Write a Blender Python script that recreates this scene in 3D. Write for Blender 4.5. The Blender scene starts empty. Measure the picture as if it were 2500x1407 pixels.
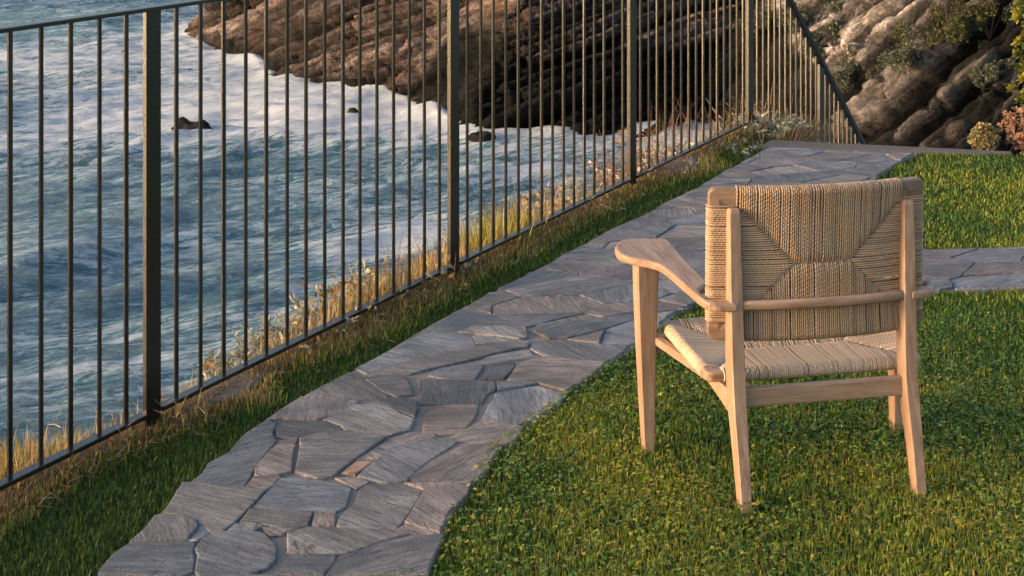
import bpy, bmesh, math, random
import numpy as np
from mathutils import Vector, Matrix

random.seed(7)
rng = np.random.default_rng(11)
R = math.radians
sc = bpy.context.scene
col = sc.collection

# ------------------------------------------------------------------ camera, sky, sun, exposure
EYE = 1.6                     # camera height above the terrace
FPX, CX, HY = 3646.0, 1250.0, -391.0      # focal length, axis and horizon in photo pixels (2500 wide)
cam = bpy.data.cameras.new('camera')
cam.sensor_width = 36.0
cam.lens = FPX / 2500 * 36
cam.shift_y = -(703.5 - HY) / 2500
cam.clip_start, cam.clip_end = 0.05, 8000
cam.dof.use_dof = True
cam.dof.focus_distance = 4.4
cam.dof.aperture_fstop = 20.0
camo = bpy.data.objects.new('camera', cam)
col.objects.link(camo)
camo.location = (0, 0, EYE)
camo.rotation_euler = (math.pi / 2, 0, 0)
sc.camera = camo

SUN_H = Vector((-0.972, -0.235)).normalized()      # where the sun stands, seen from above
SUN_EL = R(8.5)
w = bpy.data.worlds.new('World')
sc.world = w
w.use_nodes = True
wn = w.node_tree
sky = wn.nodes.new('ShaderNodeTexSky')
sky.sky_type = 'NISHITA'
sky.sun_disc = False
sky.sun_elevation = SUN_EL
sky.sun_rotation = math.atan2(SUN_H.x, SUN_H.y) % (2 * math.pi)
sky.dust_density = 4.0
sky.ozone_density = 1.0
warm = wn.nodes.new('ShaderNodeMix')             # thin cool haze over the whole dome
warm.data_type, warm.blend_type = 'RGBA', 'MULTIPLY'
warm.inputs[0].default_value = 1.0
warm.inputs[7].default_value = (0.99, 0.98, 1.02, 1)
wn.links.new(sky.outputs[0], warm.inputs[6])
wn.links.new(warm.outputs[2], wn.nodes['Background'].inputs[0])
wn.nodes['Background'].inputs[1].default_value = 0.15
sun = bpy.data.lights.new('sun', 'SUN')
sun.energy = 1.9
sun.angle = R(8)
sun.color = (1.0, 0.64, 0.39)
suno = bpy.data.objects.new('sun', sun)
col.objects.link(suno)
sd = Vector((SUN_H.x * math.cos(SUN_EL), SUN_H.y * math.cos(SUN_EL), math.sin(SUN_EL)))
suno.rotation_euler = sd.to_track_quat('Z', 'Y').to_euler()
suno.location = sd * 30
sc.view_settings.view_transform = 'Standard'
sc.view_settings.look = 'None'
sc.view_settings.exposure = 1.74
sc.view_settings.gamma = 1.0
sc.view_settings.use_curve_mapping = False
sc.cycles.max_bounces = 6
sc.cycles.diffuse_bounces = 3
sc.cycles.use_denoising = True

# ------------------------------------------------------------------ measuring helpers
def G(px, py, z=0.0):
    """survey: point of the plane z seen at a photo pixel, as (X, Y)"""
    Y = FPX * (EYE - z) / (py - HY)
    return ((px - CX) * Y / FPX, Y)

def proj(P):
    P = np.asarray(P, float)
    return np.stack([CX + FPX * P[:, 0] / P[:, 1], HY + FPX * (EYE - P[:, 2]) / P[:, 1]], 1)

# ------------------------------------------------------------------ noise
def _h(a, b, c, s=0):
    n = (a.astype(np.int64) * 374761393 + b.astype(np.int64) * 668265263 + c.astype(np.int64) * 2147483647 + s * 1274126177) & 0xFFFFFFFF
    n = ((n ^ (n >> 13)) * 1274126177) & 0xFFFFFFFF
    n = (n ^ (n >> 16)) & 0xFFFFFFFF
    n = (n * 2246822519) & 0xFFFFFFFF
    return ((n ^ (n >> 15)) & 0xFFFFFF) / float(0xFFFFFF)

def vnoise(P, s=0):
    P = np.asarray(P, float)
    i = np.floor(P).astype(np.int64)
    f = P - i
    f = f * f * (3 - 2 * f)
    x, y, z = i[:, 0], i[:, 1], i[:, 2]
    r = 0
    for dx in (0, 1):
        for dy in (0, 1):
            for dz in (0, 1):
                wgt = (f[:, 0] if dx else 1 - f[:, 0]) * (f[:, 1] if dy else 1 - f[:, 1]) * (f[:, 2] if dz else 1 - f[:, 2])
                r = r + wgt * _h(x + dx, y + dy, z + dz, s)
    return r * 2 - 1

def fbm(P, o=4, s=0):
    P = np.asarray(P, float)
    r, a, t = 0, 1.0, 0
    for k in range(o):
        r = r + a * vnoise(P * 2 ** k + 17.3 * k, s + k)
        t += a
        a *= 0.5
    return r / t

def P3(x, y, z=0):
    x, y, z = np.broadcast_arrays(np.asarray(x, float), y, z)
    return np.stack([x, y, z], -1)

# ------------------------------------------------------------------ mesh helpers
def link(name, me, mat=None, parent=None, smooth=False):
    o = bpy.data.objects.new(name, me)
    col.objects.link(o)
    if mat:
        me.materials.append(mat)
    if parent:
        o.parent = parent
    if smooth:
        me.polygons.foreach_set('use_smooth', [True] * len(me.polygons))
    return o

def np_mesh(name, V, F, cols=None):
    """V (n,3), F (m,k) all faces with k corners; cols (n,3) point colours"""
    V = np.asarray(V, np.float32)
    F = np.asarray(F, np.int32)
    me = bpy.data.meshes.new(name)
    me.vertices.add(len(V))
    me.vertices.foreach_set('co', V.ravel())
    m, k = F.shape
    me.loops.add(m * k)
    me.loops.foreach_set('vertex_index', F.ravel())
    me.polygons.add(m)
    me.polygons.foreach_set('loop_start', np.arange(m, dtype=np.int32) * k)
    try:
        me.polygons.foreach_set('loop_total', np.full(m, k, np.int32))
    except Exception:
        pass
    me.update(calc_edges=True)
    if cols is not None:
        ca = me.color_attributes.new('col', 'FLOAT_COLOR', 'POINT')
        c4 = np.ones((len(V), 4), np.float32)
        c4[:, :3] = cols
        ca.data.foreach_set('color', c4.ravel())
    return me

def fattr(me, name, vals):
    a = me.attributes.new(name, 'FLOAT', 'POINT')
    a.data.foreach_set('value', np.asarray(vals, np.float32))

def grid_faces(nu, nv):
    i = np.arange(nu * nv).reshape(nu, nv)
    return np.stack([i[:-1, :-1], i[1:, :-1], i[1:, 1:], i[:-1, 1:]], -1).reshape(-1, 4)

def poly_mesh(name, verts, faces):
    me = bpy.data.meshes.new(name)
    me.from_pydata([tuple(v) for v in verts], [], faces)
    me.update()
    return me

def fix_normals(me):
    bm = bmesh.new()
    bm.from_mesh(me)
    bmesh.ops.recalc_face_normals(bm, faces=bm.faces)
    bm.to_mesh(me)
    bm.free()
    return me

def prism(name, pts, z0, z1, cham=0.0, tess=False):
    """extrude an outline (list of x,y) from z0 to z1; cham rounds both rims"""
    n = len(pts)
    a = sum(pts[i][0] * pts[(i + 1) % n][1] - pts[(i + 1) % n][0] * pts[i][1] for i in range(n))
    if a < 0:
        pts = pts[::-1]
    rings = [(0, z0), (0, z1)] if not cham else [(cham, z0), (cham * .3, z0 + cham * .3), (0, z0 + cham), (0, z1 - cham), (cham * .3, z1 - cham * .3), (cham, z1)]
    V, F = [], []
    for ins, z in rings:
        for (x, y) in (inset(pts, ins) if ins else pts):
            V.append((x, y, z))
    for k in range(len(rings) - 1):
        for i in range(n):
            j = (i + 1) % n
            F.append((k * n + i, k * n + j, k * n + n + j, k * n + n + i))
    F.append(tuple(range(n - 1, -1, -1)))
    F.append(tuple(range((len(rings) - 1) * n, len(rings) * n)))
    return poly_mesh(name, V, F)

def inset(pts, d):
    """move every edge of a counter-clockwise outline inwards by d"""
    n = len(pts)
    out = []
    for i in range(n):
        p0, p1, p2 = pts[i - 1], pts[i], pts[(i + 1) % n]
        e1 = (p1[0] - p0[0], p1[1] - p0[1])
        e2 = (p2[0] - p1[0], p2[1] - p1[1])
        l1, l2 = math.hypot(*e1) or 1e-9, math.hypot(*e2) or 1e-9
        n1, n2 = (-e1[1] / l1, e1[0] / l1), (-e2[1] / l2, e2[0] / l2)
        bx, by = n1[0] + n2[0], n1[1] + n2[1]
        k = d / max(0.35, 1 + n1[0] * n2[0] + n1[1] * n2[1])
        out.append((p1[0] + bx * k, p1[1] + by * k))
    return out

def loft(name, st, mat, parent, frame=None, ch=0.18, smooth=False):
    """bar through stations (centre Vector, x half vector, y half vector); cross-section a chamfered rectangle"""
    V, F = [], []
    c = 1 - ch
    sec = [(-c, -1), (c, -1), (1, -c), (1, c), (c, 1), (-c, 1), (-1, c), (-1, -c)]
    for p, a, b in st:
        for x, y in sec:
            V.append(Vector(p) + Vector(a) * x + Vector(b) * y)
    n = 8
    for k in range(len(st) - 1):
        for i in range(n):
            j = (i + 1) % n
            F.append((k * n + i, k * n + j, k * n + n + j, k * n + n + i))
    F.append(tuple(range(n - 1, -1, -1)))
    F.append(tuple(range((len(st) - 1) * n, len(st) * n)))
    me = fix_normals(poly_mesh(name, V, F))
    return link(name, me, mat, parent, smooth)

def tag(o, label=None, cat=None, group=None, kind=None):
    if label: o['label'] = label
    if cat: o['category'] = cat
    if group: o['group'] = group
    if kind: o['kind'] = kind
    return o

def empty(name, loc=(0, 0, 0)):
    o = bpy.data.objects.new(name, None)
    o.empty_display_size = .1
    o.location = loc
    col.objects.link(o)
    return o

def inside(P, poly):
    x, y = P[:, 0], P[:, 1]
    r = np.zeros(len(P), bool)
    n = len(poly)
    for i in range(n):
        x1, y1 = poly[i]
        x2, y2 = poly[(i + 1) % n]
        if y1 == y2:
            continue
        c = (y1 > y) != (y2 > y)
        r ^= c & (x < (x2 - x1) * (y - y1) / (y2 - y1) + x1)
    return r

def polydist(P, pl):
    """distance of points to an open polyline"""
    best = np.full(len(P), 1e9)
    for a, b in zip(pl[:-1], pl[1:]):
        a, b = np.array(a[:2], float), np.array(b[:2], float)
        d = b - a
        t = np.clip(((P - a) @ d) / (d @ d), 0, 1)
        best = np.minimum(best, np.hypot(*(P - a - t[:, None] * d).T))
    return best

# ------------------------------------------------------------------ materials
class Mat:
    def __init__(s, name):
        s.m = bpy.data.materials.new(name)
        s.m.use_nodes = True
        s.t = s.m.node_tree
        s.b = s.t.nodes['Principled BSDF']
        s.out = s.t.nodes['Material Output']

    def n(s, typ, **kw):
        nd = s.t.nodes.new(typ)
        for k, v in kw.items():
            setattr(nd, k, v)
        return nd

    def l(s, a, b):
        s.t.links.new(a, b)

    def val(s, sock, v):
        if hasattr(v, 'is_linked') or hasattr(v, 'links'):
            s.l(v, sock)
        else:
            sock.default_value = v

    def noise(s, vec, scale, detail=4, rough=.55, dist=0, typ='FBM'):
        nd = s.n('ShaderNodeTexNoise')
        if vec is not None:
            s.l(vec, nd.inputs['Vector'])
        nd.inputs['Scale'].default_value = scale
        nd.inputs['Detail'].default_value = detail
        nd.inputs['Roughness'].default_value = rough
        nd.inputs['Distortion'].default_value = dist
        return nd.outputs['Fac']

    def ramp(s, fac, stops, interp='LINEAR'):
        nd = s.n('ShaderNodeValToRGB')
        nd.color_ramp.interpolation = interp
        el = nd.color_ramp.elements
        while len(el) < len(stops):
            el.new(0.5)
        for e, (p, c) in zip(el, stops):
            e.position = p
            e.color = (c, c, c, 1) if isinstance(c, (int, float)) else (*c, 1)
        s.l(fac, nd.inputs[0])
        return nd.outputs[0]

    def math(s, op, a, b=0.0, c=None, clamp=False):
        nd = s.n('ShaderNodeMath', operation=op, use_clamp=clamp)
        s.val(nd.inputs[0], a)
        s.val(nd.inputs[1], b)
        if c is not None:
            s.val(nd.inputs[2], c)
        return nd.outputs[0]

    def mix(s, f, a, b, mode='MIX'):
        nd = s.n('ShaderNodeMix', data_type='RGBA', blend_type=mode)
        s.val(nd.inputs[0], f)
        for sock, v in ((nd.inputs[6], a), (nd.inputs[7], b)):
            if isinstance(v, tuple):
                sock.default_value = (*v, 1)
            else:
                s.l(v, sock)
        return nd.outputs[2]

    def coord(s, kind='Object', scale=None, rot=None):
        o = s.n('ShaderNodeTexCoord').outputs[kind]
        if scale or rot:
            mp = s.n('ShaderNodeMapping')
            s.l(o, mp.inputs[0])
            if rot: mp.inputs['Rotation'].default_value = rot
            if scale: mp.inputs['Scale'].default_value = scale
            o = mp.outputs[0]
        return o

    def bump(s, h, dist, strength=1.0, prev=None):
        nd = s.n('ShaderNodeBump')
        nd.inputs['Strength'].default_value = strength
        nd.inputs['Distance'].default_value = dist
        s.l(h, nd.inputs['Height'])
        if prev is not None:
            s.l(prev, nd.inputs['Normal'])
        return nd.outputs[0]

    def base(s, c=None, rough=None, spec=None, normal=None):
        if c is not None: 
            if isinstance(c, tuple): s.b.inputs['Base Color'].default_value = (*c, 1)
            else: s.l(c, s.b.inputs['Base Color'])
        if rough is not None: s.val(s.b.inputs['Roughness'], rough)
        if spec is not None: s.val(s.b.inputs['Specular IOR Level'], spec)
        if normal is not None: s.l(normal, s.b.inputs['Normal'])
        return s.m

def leaf_mat(name, trans=.35, rough=.55, spec=.3):
    m = Mat(name)
    at = m.n('ShaderNodeAttribute', attribute_name='col')
    m.base(at.outputs['Color'], rough, spec)
    tr = m.n('ShaderNodeBsdfTranslucent')
    m.l(at.outputs['Color'], tr.inputs[0])
    mx = m.n('ShaderNodeMixShader')
    mx.inputs[0].default_value = trans
    m.l(m.b.outputs[0], mx.inputs[1])
    m.l(tr.outputs[0], mx.inputs[2])
    m.l(mx.outputs[0], m.out.inputs[0])
    return m.m

M = {}
M['grass'] = leaf_mat('grass_blades', .35, .5, .35)
M['leaf'] = leaf_mat('leaves', .3, .5, .35)
M['cliff_leaf'] = leaf_mat('cliff_leaves', .15, .7, .1)

m = Mat('turf_soil')
c = m.coord()
M['soil'] = m.base(m.mix(m.noise(c, 9, 5), (.022, .026, .010), (.055, .050, .022)), .95, .1,
                   m.bump(m.noise(c, 60, 4), .01))

m = Mat('concrete')
c = m.coord()
f = m.noise(c, 260, 3, .7)
k = m.mix(m.noise(c, 7, 5), (.10, .096, .092), (.20, .188, .176))
M['concrete'] = m.base(m.mix(m.ramp(f, [(.35, 0), (.62, 1)]), m.mix(.55, k, (.07, .065, .06)), k), .9, .2, m.bump(f, .006, .8))

m = Mat('mortar')
c = m.coord()
M['mortar'] = m.base(m.mix(m.noise(c, 8, 6), (.14, .122, .11), (.33, .29, .26)), .95, .15, m.bump(m.noise(c, 130, 5), .004))

# cleft slate: streaks along the bed, thin cleaved steps, every stone turned and tinted by its own object colour
m = Mat('slate')
oi = m.n('ShaderNodeObjectInfo')
rot = m.n('ShaderNodeVectorRotate', rotation_type='Z_AXIS')
m.l(m.coord(), rot.inputs['Vector'])
m.l(m.math('MULTIPLY_ADD', oi.outputs['Random'], 2.6, -.9), rot.inputs['Angle'])
off = m.n('ShaderNodeVectorMath', operation='ADD')
m.l(rot.outputs[0], off.inputs[0])
cmb = m.n('ShaderNodeCombineXYZ')
m.l(m.math('MULTIPLY', oi.outputs['Random'], 91.0), cmb.inputs[0])
m.l(m.math('MULTIPLY', oi.outputs['Random'], 37.0), cmb.inputs[1])
m.l(cmb.outputs[0], off.inputs[1])
def stretched(sx, sy):
    mp = m.n('ShaderNodeMapping')
    m.l(off.outputs[0], mp.inputs[0])
    mp.inputs['Scale'].default_value = (sx, sy, 6)
    return mp.outputs[0]
big = m.noise(stretched(2.2, 6.5), 1.0, 5, .6, .6)
b13 = m.math('MULTIPLY', big, 12.0)
steps = m.math('DIVIDE', m.math('FLOOR', b13), 12.0)
riser = m.ramp(m.math('FRACT', b13), [(0, 1), (.16, 0)])
streak = m.noise(stretched(9, 60), 1.0, 5, .7, .3)
fine = m.noise(off.outputs[0], 160, 4, .7)
patch = m.noise(off.outputs[0], 9, 5, .6)
tint = m.ramp(m.math('ADD', m.math('MULTIPLY', big, .65), m.math('MULTIPLY', patch, .4)), [(.37, (.052, .058, .067)), (.5, (.150, .148, .153)), (.62, (.33, .31, .30))])
cc = m.mix(.9, oi.outputs['Color'], tint, 'MULTIPLY')
cc = m.mix(m.ramp(streak, [(.36, .85), (.56, 0)]), cc, m.mix(.6, cc, (.035, .038, .045)))
cc = m.mix(m.ramp(fine, [(.38, .4), (.58, 0)]), cc, m.mix(.6, cc, (.05, .05, .055)))
cc = m.mix(m.math('MULTIPLY', riser, m.ramp(patch, [(.40, 0), (.6, .85)])), cc, (.022, .023, .026))
lich = m.ramp(m.noise(off.outputs[0], 23, 6, .7), [(.62, 0), (.72, .5)])
cc = m.mix(lich, cc, (.34, .33, .31))
nb = m.bump(steps, .04, 1.0)
nb = m.bump(streak, .02, 1.0, nb)
nb = m.bump(fine, .006, .9, nb)
M['slate'] = m.base(cc, m.ramp(patch, [(.3, .5), (.7, .72)]), .4, nb)

# dark green-black paint, chipped and salt-dusted
m = Mat('railing_paint')
c = m.coord('Object')
spk = m.ramp(m.noise(c, 240, 3, .6), [(.64, 0), (.72, 1)])
cc = m.mix(m.noise(c, 5, 4), (.0015, .003, .003), (.0045, .0055, .005))
cc = m.mix(spk, cc, (.15, .085, .05))
m.base(cc, m.ramp(m.noise(c, 30, 4), [(.3, .27), (.7, .34)]), .6, m.bump(m.noise(c, 170, 3), .0012, .4))
M['paint'] = m.m

def wood(name, axis, dark=1.0):
    m = Mat(name)
    sc_ = [28.0, 28.0, 28.0]
    sc_[axis] = 2.2
    c = m.coord('Object', scale=tuple(sc_))
    g = m.noise(c, 1.0, 6, .62, 1.4)
    g2 = m.noise(m.coord('Object', scale=tuple(9 * v for v in sc_)), 1.0, 3, .6)
    k = m.ramp(g, [(.30, (.23 * dark, .138 * dark, .091 * dark)), (.5, (.39 * dark, .253 * dark, .172 * dark)), (.70, (.51 * dark, .36 * dark, .258 * dark))])
    k = m.mix(m.ramp(g2, [(.35, .35), (.55, 0)]), k, (.22, .13, .075))
    return m.base(k, m.ramp(g, [(.3, .5), (.7, .4)]), .35, m.bump(g2, .0012, .35))
M['wood_z'] = wood('pale_wood_upright', 2)
M['wood_x'] = wood('pale_wood_cross', 0)
M['wood_dark'] = wood('browner_wood_cross', 0, .62)
M['wood_y'] = wood('pale_wood_long', 1)

m = Mat('paper_cord')
at = m.n('ShaderNodeAttribute', attribute_name='col')
c = m.coord('Object')
M['cord'] = m.base(m.mix(m.ramp(m.noise(c, 420, 3, .7), [(.4, .5), (.62, 0)]), at.outputs['Color'], m.mix(.5, at.outputs['Color'], (.20, .12, .06))), .8, .15)

def rock_mat(name, ang, dark, mid, light, rust, moss, t0=.45, t1=1.6):
    m = Mat(name)
    base_c = m.coord('Object')
    mp = m.n('ShaderNodeMapping')
    m.l(base_c, mp.inputs[0])
    mp.inputs['Rotation'].default_value = (0, ang, 0)
    mp2 = m.n('ShaderNodeMapping')
    m.l(mp.outputs[0], mp2.inputs[0])
    mp2.inputs['Scale'].default_value = (.35, .35, 2.6)
    bands = m.noise(mp2.outputs[0], 1.0, 6, .68, .5)
    pat = m.noise(base_c, .55, 6, .65)
    fine = m.noise(base_c, 7, 6, .7)
    k = m.ramp(m.math('ADD', m.math('MULTIPLY', bands, .6), m.math('MULTIPLY', fine, .4)), [(.40, dark), (.5, mid), (.61, light)])
    k = m.mix(m.ramp(pat, [(.52, 0), (.68, .6)]), k, rust)
    k = m.mix(m.ramp(m.noise(base_c, .9, 5, .7), [(.56, 0), (.66, moss)]), k, (.045, .055, .028))
    tn = m.n('ShaderNodeAttribute', attribute_name='tone').outputs['Fac']
    k = m.mix(1.0, k, m.ramp(m.math('MULTIPLY_ADD', tn, 1.6, .5, clamp=True), [(.15, t0), (.85, t1)]), 'MULTIPLY')
    pl = m.n('ShaderNodeAttribute', attribute_name='pale').outputs['Fac']
    k = m.mix(pl, k, m.mix(fine, (.060, .052, .047), (.40, .36, .335)))
    k = m.mix(m.math('MULTIPLY', m.n('ShaderNodeAttribute', attribute_name='crack').outputs['Fac'], .95), k, (.009, .008, .007))
    wet_shade = m.n('ShaderNodeAttribute', attribute_name='wet_shade').outputs['Fac']  # near black: soaked rock at the waterline, deep shade painted in above it
    k = m.mix(m.math('MULTIPLY', wet_shade, .97), k, (.006, .007, .007))
    nb = m.bump(bands, .35, .8)
    nb = m.bump(fine, .12, .8, nb)
    return m.base(k, m.math('MULTIPLY_ADD', wet_shade, -.2, .9), m.math('MULTIPLY_ADD', wet_shade, -.18, .25), nb)
M['rock_left'] = rock_mat('headland_rock', R(20), (.021, .018, .017), (.072, .058, .053), (.20, .168, .155), (.16, .078, .045), .2, .4, 1.75)
M['rock_right'] = rock_mat('cliff_rock', R(41), (.018, .017, .017), (.060, .054, .052), (.26, .24, .235), (.08, .058, .048), .35, .3, 2.6)

# sea: blue-green body with foam where the attribute says the water breaks
m = Mat('sea_water')
c = m.coord('Object', rot=(0, 0, R(-30)))
def sst(sx, sy):
    mp = m.n('ShaderNodeMapping')
    m.l(c, mp.inputs[0])
    mp.inputs['Scale'].default_value = (sx, sy, 1)
    return mp.outputs[0]
fo = m.n('ShaderNodeAttribute', attribute_name='foam').outputs['Fac']
n0 = m.noise(sst(.07, .26), 1.0, 5, .6, 1.0)
n1 = m.noise(sst(.30, 1.2), 1.0, 7, .66, 1.2)
n2 = m.noise(sst(.80, 3.4), 1.0, 7, .70, 1.3)
n3 = m.noise(sst(3.6, 10), 1.0, 6, .72, 1.2)
def lace(n, w_):
    return m.ramp(m.math('ABSOLUTE', m.math('SUBTRACT', n, .5)), [(0, 1), (w_, 0)])
cov = m.math('MULTIPLY_ADD', n0, .9, m.math('ADD', fo, -.45))                  # how aerated the water is
f1 = m.math('MULTIPLY_ADD', n2, 1.7, m.math('MULTIPLY_ADD', n3, .9, m.math('MULTIPLY_ADD', n1, .9, m.math('MULTIPLY_ADD', cov, .62, -1.90))))
foam = m.ramp(f1, [(.0, 0), (.10, .45), (.30, 1)])
foam = m.math('MULTIPLY', foam, m.ramp(cov, [(.0, .50), (.5, 1)]))
veins = m.math('MULTIPLY', lace(n2, .035), m.ramp(cov, [(.0, .10), (.45, .6)]))
foam = m.math('MAXIMUM', foam, veins)
bf = m.math('MULTIPLY_ADD', n3, .40, m.math('MULTIPLY_ADD', n2, .35, m.math('MULTIPLY_ADD', n1, .25, m.math('MULTIPLY', cov, .12))))
body = m.ramp(bf, [(.43, (.024, .088, .135)), (.53, (.062, .215, .285)), (.64, (.15, .44, .50))])
kk = m.mix(foam, body, (.77, .83, .89))
nb = m.bump(n1, .30, 1.0)
nb = m.bump(n2, .26, 1.0, nb)
nb = m.bump(n3, .12, 1.0, nb)
M['sea'] = m.base(kk, m.math('MULTIPLY_ADD', foam, .5, .13), .45, nb)

# ------------------------------------------------------------------ sea
SEA = -9.0
EYS = EYE - SEA
def S(px, py):
    return G(px, py, SEA)
left_shore = [(-6, 104), (-13, 94), (-17, 87), (-18.2, 83), (-16.8, 79), (-13.4, 74), (-10.9, 67.5), (-7.0, 64.0), (-4.4, 61.2), (-3.0, 58.6), (-2.5, 55.6),
              (-.4, 54.3), (2.2, 54.0), (5.2, 54.8), (8.0, 56.2), (12, 57.5), (18, 58), (30, 58)]
right_shore = [(4.5, 66), (6.6, 58.5), (8.2, 54.5), (9.6, 50.5), (11.2, 46.6), (13.6, 43.6), (17, 41.4), (22, 40), (30, 39.5), (42, 41)]

def grow(a, step, end, g=1.22):
    out = [a]
    while abs(out[-1]) < end:
        out.append(out[-1] + step)
        step *= g
    return np.array(out[1:])
xs = np.arange(-40, 26, .14)
ys = np.arange(18, 100, .16)
xs = np.concatenate([grow(-40, -.3, 4000)[::-1], xs, grow(26, .3, 4000)])
ys = np.concatenate([grow(18, -.3, 3000)[::-1], ys, grow(100, .3, 5000)])
X, Y = np.meshgrid(xs, ys, indexing='ij')
x, y = X.ravel(), Y.ravel()
pp = np.stack([x, y], 1)
far = np.clip((np.hypot(x, y - 50) - 70) / 200, 0, 1)
z = np.zeros(len(x))
warp = fbm(P3(x * .05, y * .05), 3, 3) * 3.0
for lam, amp, ang, sh in ((11, .17, 122, 2.2), (6.1, .11, 116, 1.9), (3.4, .09, 128, 1.8), (2.0, .075, 110, 1.7), (1.2, .05, 132, 1.5)):
    a = R(ang)
    ph = (x * math.cos(a) + y * math.sin(a)) * 2 * math.pi / lam + warp * (2 + 6 / lam) + fbm(P3(x / lam * .5, y / lam * .5, lam), 2, int(lam * 9)) * 3.2
    env = .55 + .9 * (fbm(P3(x / lam * .23, y / lam * .23, 3), 2, int(lam * 7)) + .2)
    z += amp * env * (2 * ((np.sin(ph) + 1) / 2) ** sh - 1)
z += fbm(P3(x * .9, y * 1.3), 4, 31) * .12
dl = np.minimum(polydist(pp, left_shore), polydist(pp, right_shore))
foam = .36 * np.exp(-dl / 2.6) + .27 * np.exp(-dl / 12)
def patch_f(cx, cy, rx, ry, ang, amt):
    c_, s_ = math.cos(R(ang)), math.sin(R(ang))
    dx, dy = x - cx, y - cy
    a, b = (dx * c_ + dy * s_) / rx, (-dx * s_ + dy * c_) / ry
    return amt * np.exp(-(a * a + b * b))
for px, py, rx, ry, ang, amt in ((430, 240, 7, 5, 25, .60), (700, 300, 8, 4, 20, .32), (150, 150, 9, 7, 20, .46), (950, 300, 5, 4, 0, .28), (320, 280, 3, 1.2, 20, .30),
                                 (1000, 560, 2.4, 1.7, 55, .62), (860, 640, 2.2, 1.0, 50, .30), (480, 560, 6, 1.0, 30, .2), (130, 640, 7, 1.0, 30, .24),
                                 (250, 780, 6, .5, 30, .26), (560, 760, 3, .4, 30, .30), (120, 900, 4, .4, 30, .26), (330, 880, 3, .35, 32, .28), (420, 660, 4, .4, 30, .26), (160, 330, 8, 3, 25, .34), (1300, 420, 1.8, .6, 30, .5), (760, 450, 4, 2, 10, .15), (1680, 330, 3, 1.5, 0, .4)):
    cx, cy = S(px, py)
    foam += patch_f(cx, cy, rx, ry, ang, amt)
foam += np.clip(z - .24, 0, 1) * .9 + .07
z *= (1 - far) * (1 - .55 * np.exp(-dl / 3))
z += .35 * np.exp(-dl / 1.2) * (.5 + fbm(P3(x * .6, y * .6), 3, 55))
V = np.stack([x, y, SEA + z], 1)
me = np_mesh('sea', V, grid_faces(len(xs), len(ys)))
fattr(me, 'foam', foam * (1 - far))
sea = link('sea', me, M['sea'], smooth=True)
tag(sea, kind='structure')

# ------------------------------------------------------------------ cliffs
def catmull(pts, step):
    pts = [np.array(p, float) for p in pts]
    out = []
    P = [2 * pts[0] - pts[1]] + pts + [2 * pts[-1] - pts[-2]]
    for i in range(1, len(P) - 2):
        n = max(2, int(np.linalg.norm(P[i + 1] - P[i]) / step))
        for k in range(n):
            t = k / n
            out.append(.5 * ((2 * P[i]) + (P[i + 1] - P[i - 1]) * t + (2 * P[i - 1] - 5 * P[i] + 4 * P[i + 1] - P[i + 2]) * t * t
                             + (-P[i - 1] + 3 * P[i] - 3 * P[i + 1] + P[i + 2]) * t ** 3))
    out.append(pts[-1])
    return np.array(out)

def strata(P, th, seed, layers):
    """stepped slabs: returns relief and the tone of each bed"""
    x, y, z = P.T
    wv = fbm(P * .12, 2, seed) * .8
    q = -math.sin(th) * x + math.cos(th) * z + .16 * y + wv
    r = math.cos(th) * x + math.sin(th) * z + .5 * y + .5 * fbm(P * .4, 2, seed + 5)
    d = np.zeros(len(P))
    tone = np.zeros(len(P))
    crack = np.zeros(len(P))
    zero = np.zeros(len(P), np.int64)
    rag = fbm(P * 1.6, 3, seed + 31)
    for T, a, run in layers:
        qq = q / T + .22 * rag * min(1, .5 / T)
        i = np.floor(qq).astype(np.int64)
        fr = qq - i
        rr = r / run + _h(i, zero + 3, zero, seed) * 10 + .25 * rag
        j = np.floor(rr).astype(np.int64)
        gr = rr - j
        h = .5 * _h(i, zero, zero, seed) + .5 * _h(i, j, zero, seed + 2)
        d += a * (h - .5) + a * .25 * (fr - .5)
        d -= a * .75 * np.exp(-(np.minimum(fr, 1 - fr) / .10) ** 2)
        d -= a * .30 * np.exp(-(np.minimum(gr, 1 - gr) * run / (.16 * T + .05)) ** 2)
        tone += a * (_h(i, j, zero, seed + 7) - .5)
        if T > .4:
            crack = np.maximum(crack, np.exp(-(np.minimum(fr, 1 - fr) * T / .045) ** 2) * (.35 + .65 * _h(i, zero + 1, zero, seed + 8)))
            crack = np.maximum(crack, .8 * np.exp(-(np.minimum(gr, 1 - gr) * run / .04) ** 2))
    d += fbm(P * .3, 3, seed + 21) * .9 + fbm(P * 2.6, 4, seed + 22) * .20
    return d + .45, tone / sum(l[1] for l in layers), crack

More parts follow.
